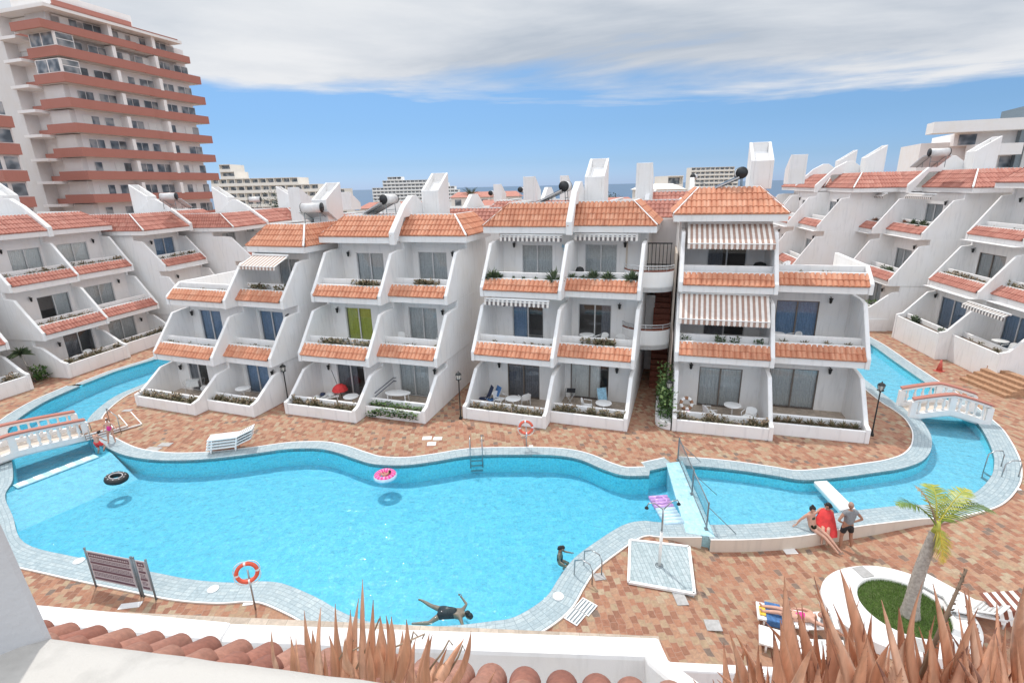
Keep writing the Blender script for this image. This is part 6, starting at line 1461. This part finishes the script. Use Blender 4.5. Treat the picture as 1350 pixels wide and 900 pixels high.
m = MB(); t2 = P0 + e * 1.6; q = [P0, t2, t2 + Vector((-1.6, 0, 0)), P0 + Vector((-2.4, 0, 0))]
q = [v - Vector((0, 0, .0)) for v in q]; q[0] = P0 - Vector((0, 0, .3)) - e * .1; q[3] = q[3] - Vector((0, 0, .3))
m.add([tuple(v) for v in q] + [tuple(v + Vector((-.25, -.22, 0))) for v in q], [(0, 3, 2, 1), (4, 5, 6, 7), (0, 1, 5, 4), (1, 2, 6, 5), (2, 3, 7, 6), (3, 0, 4, 7)])
M['shadewall'] = stucco('grey_shaded_stucco', (.56, .56, .57), .05)  # shade put into the colour: a grey copy of the white stucco
tag(m.build('balcony_side_wall', M['shadewall'], bevel=.02), 'smooth shade-grey sloping side wall in the left foreground corner', 'wall')
# barrel tiles just below the ledge
za = 8.85; a, b = at(40, 838, za), at(985, 934, za); d = (b - a).normalized(); nb = Vector((d.y, -d.x, 0)); nb = nb if nb.y < 0 else -nb
T = thing('tile_apron_near', a, atan2(d.y, d.x), 'brown barrel tiles sloping below the near ledge', 'tiles')
m = MB(); L = (b - a).length; pitch = .205; n = int(L / pitch)
for c in range(n):
    for r in range(2):
        y0, y1 = -.0 - r * .27, -.34 - r * .27; z0, z1 = r * .21 + (.02 if r == 0 else .03), .25 + r * .21 ; R0, R1 = .096, .080; vs = []; t = random.random()
        cx = (c + .5) * pitch + random.uniform(-.008, .008); S_ = 12
        for (y, z, R_) in ((y0, z0, R0), (y1, z1, R1), (y0, z0, R0 - .016)):
            for i in range(S_ + 1): al = pi * i / S_; vs.append((cx + R_ * cos(al), y + R_ * sin(al) * .5, z + R_ * sin(al) * .86))
        k = S_ + 1; m.add(vs, [(i, i + 1, k + i + 1, k + i) for i in range(S_)] + [(2 * k + i, 2 * k + i + 1, i + 1, i) for i in range(S_)], tint=t, smooth=True)
m.build('barrel_tiles', M['tile_brown'], T); m = MB(); m.add([(-.2, .02, -.03), (L, .02, -.03), (L, -.75, .5), (-.2, -.75, .5)], [(0, 1, 2, 3)]); m.build('roof_bed', M['brownwood'], T)
m = MB(); m.box(-.2, L, -.9, -.02, -.5, -.03); m.build('apron_slab', M['white'], T)
def wallseg(p0, p1, zb, zt, th, label, name='terrace_wall', mat='white'):
    d = (p1 - p0).normalized(); nb = Vector((d.y, -d.x, 0)); nb = nb if nb.y < 0 else -nb
    m = MB(); q = [p0, p1, p1 + nb * th, p0 + nb * th]; m.prism_z([(v.x, v.y) for v in q], zb, zt); return tag(m.build(name, M[mat], bevel=.05), label, 'wall')
zw = 7.1
wallseg(at(20, 792, zw), at(305, 817.5, zw), 5.2, zw, .26, 'white parapet of the lower terrace, left part, below the near tiles')
wallseg(at(300, 819, zw), at(868, 838, zw), 5.2, zw, .26, 'white parapet of the lower terrace, right part, below the aloes')
m = MB(); p = at(288, 832, zw); m.box(-.09, .09, -1.2, .1, -1.5, .03); o = m.build('terrace_dividing_wall', M['white'], bevel=.02); o.location = p; tag(o, 'short white dividing wall end between the lower terraces', 'wall')
p0 = at(868, 838, zw); m = MB(); prof = [(.0, 5.2), (.0, zw), (-.30, zw + .03), (-1.1, zw + .62), (-2.6, zw + 1.1), (-2.6, 5.2)]
m.prism_x(-.22, .0, prof); o = m.build('terrace_fin', M['white_clean'], bevel=.04); o.location = (p0.x, p0.y, 0); o.rotation_euler.z = radians(4); tag(o, 'white sloping fin wall at the right end of the lower terrace parapet', 'wall')
m = MB(); q = [at(20, 800, 5.3), at(868, 838, 5.3)]; m.prism_z([(q[0].x, q[0].y), (q[1].x, q[1].y), (q[1].x, -1), (q[0].x, -1)], 5.1, 5.3); tag(m.build('lower_terrace_floor', M['floor']), 'tiled floor of the lower terrace', 'floor')
wallseg(at(850, 869, .95), at(1190, 885.5, .95), -.6, .95, .24, 'long white garden wall on the ground at the bottom edge, right of the centre')
# ------------------------------------------------------------------ aloes
def blade(m, base, tip, w, bend=.0, tw=None, tint=.5, curl=0):
    base, tip = Vector(base), Vector(tip); ax = tip - base; L = ax.length; u = ax.normalized(); view = Vector((0, 1, .25)).normalized()
    sd = u.cross(view).normalized(); nn = sd.cross(u).normalized(); rot = Matrix.Rotation(tw if tw is not None else random.uniform(-.7, .7), 3, u); sd = rot @ sd; nn = rot @ nn
    n = 20; vs = []; ts = []; ph = random.uniform(0, 6)
    for i in range(n + 1):
        t = i / n; ww = w * (1 - t) ** .9 * (1 + .12 * sin(9 * t + ph)) * (.82 + .4 * min(t * 4, 1)) ; ww = max(ww, .0015)
        c = base + ax * t + nn * (bend * sin(pi * t) * L) + sd * (curl * L * t * t * (1 - .0) - curl * L * t)
        for (x, z) in ((-1, .12), (-.55, -.06), (0, -.12), (.55, -.06), (1, .12), (0, .05)): vs.append(c + sd * x * ww * .5 + nn * z * ww)
    fs = []
    for i in range(n):
        for j in range(6): fs.append((i * 6 + j, i * 6 + (j + 1) % 6, (i + 1) * 6 + (j + 1) % 6, (i + 1) * 6 + j)); ts.append(min(1, max(0, tint + .10 * sin(i * .35 + ph) - .5 * max(0, i / n - .82) / .18 + (.12 if j in (0, 5) else 0))))
    m.add(vs, fs, tint=ts, smooth=True)
    if w > .06:      # small marginal teeth
        for i in range(1, n - 1):
            for s in (0, 4):
                p = Vector(vs[i * 6 + s]); o_ = (sd * (-1 if s == 0 else 1)) * .0025; m.add([p - u * .003, p + u * .003, p + o_ + u * .002], [(0, 1, 2)], tint=.1)
def aloe(name, label, blades, grp='aloe plants in the near planter'):
    m = MB()
    for (bx, by, bz, dy, tx, ty, ddy, w, bend, tint) in blades:
        base = at(bx, by, bz); base.y += dy; tip = atY(tx, ty, base.y + ddy); base = atY(bx, by, base.y); blade(m, base, tip, w, bend, tint=tint, curl=random.uniform(-.16, .16))
    o = m.build(name, M['aloe']); return tag(o, label, 'aloe', grp)
random.seed(21)
tipsL = [(358,830,365),(383,838,388),(390,834,395),(401,804,418),(423,800,420),(442,795,448),(462,803,455),(473,788,462),(478,763,480),(492,790,485),(501,811,500),(509,811,515),(516,812,512),(535.6,816,525),(531,830,522),(548,841,540),(566,834,552),(570,836,560),(612,841,580),(621,831,600),(575,867,565),(654,882,640),(412,830,425),(433,835,440),(455,840,462),(487,845,490),(520,850,520),(545,860,545),(590,852,575),(498,850,503),(470,842,470),(428,856,430),(556,865,552)]
bl = [(bx, 886 + (bx - 400) * .05 + random.uniform(0, 22), 10.35, random.uniform(0, .22), tx, ty, random.uniform(-.05, .10), random.uniform(.026, .044) * (1 if ty < 850 else .8), random.uniform(-.05, .05), random.uniform(.3, .85)) for (tx, ty, bx) in tipsL]
aloe('aloe_plant', 'smaller copper-coloured aloe clump rising behind the ledge at the bottom centre', bl)
tipsR = [(1034,759,1075),(1107,749,1160),(1073,759,1120),(961,832,1010),(969,834,1040),(1019,830,1030),(1042,809,1048),(1133,789,1150),(1149,809,1140),(1162,790,1205),(1217,765,1235),(1230,769,1262),(1271,778,1290),(1276,773,1310),(1314,791,1300),(1326,825,1330),(1313,835,1320),(1346,786,1345),(1262,795,1262),(1243,798,1250),(1050,800,1100),(1090,800,1110),(1075,780,1130),(1120,770,1180),(1185,800,1200),(1200,830,1190),(1290,800,1285),(1115,830,1118),(1060,840,1070),(1345,830,1350),(1000,850,1020),(1175,840,1170),(1225,830,1222),(1355,760,1365),(1360,800,1380),(1140,850,1140),(1085,850,1085),(1300,850,1300),(1255,850,1256),(1030,865,1035),(1205,870,1205),(1335,870,1338),(940,905,975),(1012,878,1010)]
for k, (lo, hi, lab) in enumerate(((930, 1112, 'large copper-coloured aloe at the bottom right, left part, over the sunbather'), (1112, 1236, 'large copper-coloured aloe in front of the palm bed'), (1236, 1400, 'large copper-coloured aloe at the bottom right corner'))):
    bl = []
    for (tx, ty, bx) in tipsR:
        if lo <= tx < hi:
            w_ = random.uniform(.040, .066) * (1.0 if ty < 840 else .85)
            bl.append((bx, 960 + random.uniform(0, 40), 10.3, random.uniform(-.05, .25), tx, ty, random.uniform(-.05, .15), w_, random.uniform(-.10, .10), random.uniform(.35, .9)))
            for _ in range(2): bl.append((bx + random.uniform(-25, 25), 990, 10.3, random.uniform(0, .2), tx + random.uniform(-28, 28), min(895, ty + random.uniform(35, 75)), random.uniform(-.05, .1), w_ * .9, random.uniform(-.08, .08), random.uniform(.1, .6)))
    x_ = max(lo, 965)
    while x_ < min(hi, 1370):
        ty = random.uniform(835, 880); bl.append((x_ + random.uniform(-12, 12), 985, 10.3, random.uniform(-.1, .3), x_ + random.uniform(-45, 45), ty, random.uniform(-.1, .1), random.uniform(.042, .066), random.uniform(-.1, .1), random.uniform(.15, .8))); x_ += 10
    aloe('aloe_plant', lab, bl)
# dry stalks
m = MB()
for (x0, y0, x1, y1, c) in ((470, 880, 500, 815, .1), (500, 885, 560, 835, -.2), (520, 880, 545, 832, .25), (455, 875, 478, 850, -.1), (560, 890, 592, 843, .2), (440, 880, 462, 838, .15), (590, 889, 610, 850, .1)):
    b0 = at(x0, y0, 10.35); b0.y += .1; t0 = atY(x1, y1, b0.y); b0 = atY(x0, y0, b0.y); mid = (b0 + t0) / 2 + Vector((c * .1, 0, abs(c) * .12)); m.tube([b0, mid, t0, t0 + Vector((c * .05, 0, -.02))], [.004, .003, .0025, .002], n=5, tint=.7)
b0 = at(1190, 960, 10.3); t0 = atY(1274, 750, b0.y + .02); b0 = atY(1190, 960, b0.y); 
tag(m.build('dry_stalks', M['deadleaf']), 'thin dry flower stalks tangled in the smaller aloe clump', 'dry stalks')
m = MB(); m.tube([b0, b0 * .5 + t0 * .5 + Vector((-.01, 0, -.02)), t0], [.007, .006, .003], n=7, tint=.15)
for i in range(40): p = b0 + (t0 - b0) * (.5 + .5 * i / 40); leaf_clump(m, (p.x, p.y, p.z), (.004, .004, .004), 2, .009, .9, (0, .4))
tag(m.build('flower_spike', M['deadleaf']), 'dark dry flower spike sticking up at the right, in front of the palm', 'flower spike')
# ------------------------------------------------------------------ palm bed, palm
zc = dip(*at(1190, 812, -.4)[:2]); c = at(1188, 811, zc)
ring = MB(); vs = []; n = 56
def egg(a, R_, x_=0): return (R_ * cos(a) * (1.0 + (.22 if cos(a) < 0 else 0)) , R_ * sin(a) * .96)
for i in range(n):
    a = 2 * pi * i / n
    for (R_, z) in ((1.92, 0), (1.90, .30), (1.84, .345), (1.30, .33), (1.22, .34), (1.19, .30), (1.18, .18)): x, y = egg(a, R_) if R_ > 1.35 else (R_ * cos(a), R_ * sin(a)); vs.append((x, y, z))
ring.add(vs, [(i * 7 + j, ((i + 1) % n) * 7 + j, ((i + 1) % n) * 7 + j + 1, i * 7 + j + 1) for i in range(n) for j in range(6)], smooth=False)
T = thing('palm_bed', c, 0, 'round white raised bed around the palm, bottom right', 'planter'); T.scale = (.93, .93, 1); ring.build('bed_wall', M['white_clean'], T)
for a_ in (1.75, -.25, -2.0): s = MB(); x, y = 1.55 * cos(a_), 1.5 * sin(a_); s.obox((x * .84, y * .84, .345), (x * 1.16, y * 1.16, .345), .42, .02); s.build('grey_cover', M['concrete'], T)
m = MB(); m.lathe([(1.10, .0), (1.10, .24)], n=40); M['turf'] = simple('mossy_soil', (.10, .14, .045), .95, 0, .3, 20, .5); o = m.build('bed_soil', M['turf']); o.location = c; tag(o, kind='structure')
g = MB()
for i in range(9000):
    a = random.uniform(0, 2 * pi); r = 1.1 * sqrt(random.random()); x, y = r * cos(a), r * sin(a); h = random.uniform(.05, .11); dx, dy = random.uniform(-.03, .03), random.uniform(-.03, .03); w = .006
    an = random.uniform(0, pi); g.add([(x - w * cos(an), y - w * sin(an), .24), (x + w * cos(an), y + w * sin(an), .24), (x + dx, y + dy, .24 + h)], [(0, 1, 2)], tint=random.random() * (.6 + .4 * noise.noise(Vector((x * 2, y * 2, 0)))))
M['grass'] = leaf_mat('grass_blades', [(0, (.13, .21, .05)), (.5, (.21, .35, .08)), (1, (.40, .46, .16))])
o = g.build('grass', M['grass']); o.location = c; tag(o, 'short green grass filling the palm bed', 'grass', kind='stuff')
b0 = at(1199, 812, zc + .2); top = atY(1233, 702, b0.y + .25); T = thing('palm_tree', b0, 0, 'young palm with a leaning grey trunk, green and yellow fronds, bottom right', 'palm tree')
v = top - b0; m = MB(); pts = []; R_ = []
for i in range(41): t = i / 40; q = v * t + Vector((-.10 * sin(pi * t), 0, 0)); pts.append(q); R_.append((.175 - .05 * t + (.09 * (1 - t) ** 8)) * (1 + .05 * (i % 2)))
m.tube(pts, R_, n=16); m.build('trunk', M['bark'], T)
m = MB(); m.tube([v + Vector((0, 0, -.1)), v + Vector((.02, 0, .35))], [.13, .05], n=10, tint=.6); m.build('crown_shaft', M['palmleaf'], T)
def frond(end, sag, tint, ll=.44, n=30, dead=False):
    m = MB(); s0 = v + Vector((0, 0, .2)); end = Vector(end); pts = []
    for i in range(n + 1): t = i / n; p = s0 + end * t + Vector((0, 0, sag * (4 * t * (1 - t)) )); pts.append(p)
    m.tube(pts, [.024 * (1 - .8 * i / n) for i in range(n + 1)], n=5, tint=min(1, tint + .15))
    for i in range(3, n + 1):
        t = i / n; p = pts[i]; d = (pts[i] - pts[i - 1]).normalized(); sd = d.cross(Vector((0, 0, 1))).normalized(); upv = sd.cross(d)
        l_ = ll * (sin(pi * min(1, .12 + t * .9)) ** .6) * random.uniform(.85, 1.1)
        for s in (-1, 1):
            e = (sd * s * .85 + d * .55 + upv * random.uniform(.0, .25)).normalized() * l_; dr = Vector((0, 0, -l_ * random.uniform(.15, .4))); w = d * .018
            m.add([p - w, p + e * .5 + dr * .3 - w * 1.1, p + e + dr, p + e * .5 + dr * .3 + w * 1.1, p + w], [(0, 1, 2, 3, 4)], tint=min(1, max(0, tint + random.uniform(-.12, .12) + (.12 if t > .8 else 0))))
    return m.build('frond', M['palmleaf'], T)
for e_, s_, t_ in (((-1.15, .15, .62), .28, .22), ((-.62, .25, 1.1), .2, .88), ((1.55, .1, .35), .40, .14), ((1.05, .45, .85), .25, .5), ((.1, -.35, -.95), .15, .66), ((.35, .9, .75), .3, .45)): frond(e_, s_, t_)
# ------------------------------------------------------------------ loungers at the lower right
p = at(1046, 826, zc); lounger(p, radians(-20), 'white lounger under the sunbather, behind the left aloe', 20)
S_ = dict(pelvis=(.0, 0, .41), waist=(.12, 0, .42), chest=(.32, 0, .48), neck=(.52, 0, .58), head=(.64, 0, .66), shl=(.42, .17, .52), shr=(.42, -.17, .52), ell=(.25, .30, .46), elr=(.62, -.34, .60), wrl=(.05, .24, .46), wrr=(.70, -.12, .72), hipl=(-.06, .09, .41), hipr=(-.06, -.09, .41), knl=(-.45, .12, .44), knr=(-.45, -.10, .50), anl=(-.85, .12, .40), anr=(-.85, -.08, .40), toel=(-.92, .13, .50), toer=(-.92, -.09, .50))
person(Vector((p.x, p.y, p.z - .03)), radians(-20), S_, 'sunbather in a pink patterned swimsuit lying on a white lounger, partly behind the aloe', skin='skin', face=(-.3, 0, 1), bun=True, cloth=(('swimsuit', 'magenta', [['hipl', 'pelvis', 'waist', 'chest'], ['pelvis', 'hipr']], 1.1),))
m = MB(); m.box(-.75, -.35, -.36, .36, 0, .02); m.box(-.75, -.35, -.37, -.35, -.16, .02); o = m.build('patterned_towel', M['blue']); o.location = (p.x, p.y, p.z + .335); o.rotation_euler.z = radians(-20); tag(o, 'blue and purple towel folded over the foot of the sunbather lounger', 'towel')
m = MB(); m.box(-.92, -.76, -.2, .12, 0, .03); o = m.build('yellow_towel', M['yellow']); o.location = (p.x, p.y, p.z + .335); o.rotation_euler.z = radians(-20); tag(o, 'small yellow cloth at the foot end of the sunbather lounger', 'towel')
p = at(1052, 862, zc); lounger(p, radians(-24), 'empty white lounger nearer than the sunbather, behind the aloe', 20)
p = at(1300, 815, zc * .6); lounger(p, radians(-20), 'white lounger right of the palm bed, under the striped towel', 40)
m = MB()
random.seed(9)
for k in range(9):
    x0 = -.45 + k * .1; m.add([(x0, -.36, .02 + .02 * sin(k)), (x0 + .1, -.36, .02 + .02 * sin(k + 1)), (x0 + .1, .36, .0), (x0, .36, .0)], [(0, 1, 2, 3)], mat=k % 2); m.add([(x0, -.36, .02 + .02 * sin(k)), (x0 + .1, -.36, .02 + .02 * sin(k + 1)), (x0 + .1, -.42, -.42 + .05 * sin(k * 2)), (x0, -.42, -.42 + .05 * sin(k * 2))], [(3, 2, 1, 0)], mat=k % 2)
o = m.build('striped_towel', [M['wood'], M['curtain_white']]); o.location = at(1326, 792, .35); o.rotation_euler = (0, radians(-18), radians(-15)); tag(o, 'brown and white striped towel draped over a lounger at the right edge', 'towel')
p = at(1262, 800, zc * .7); lounger(p, radians(-62), 'white lounger between the palm bed and the striped towel', 30)
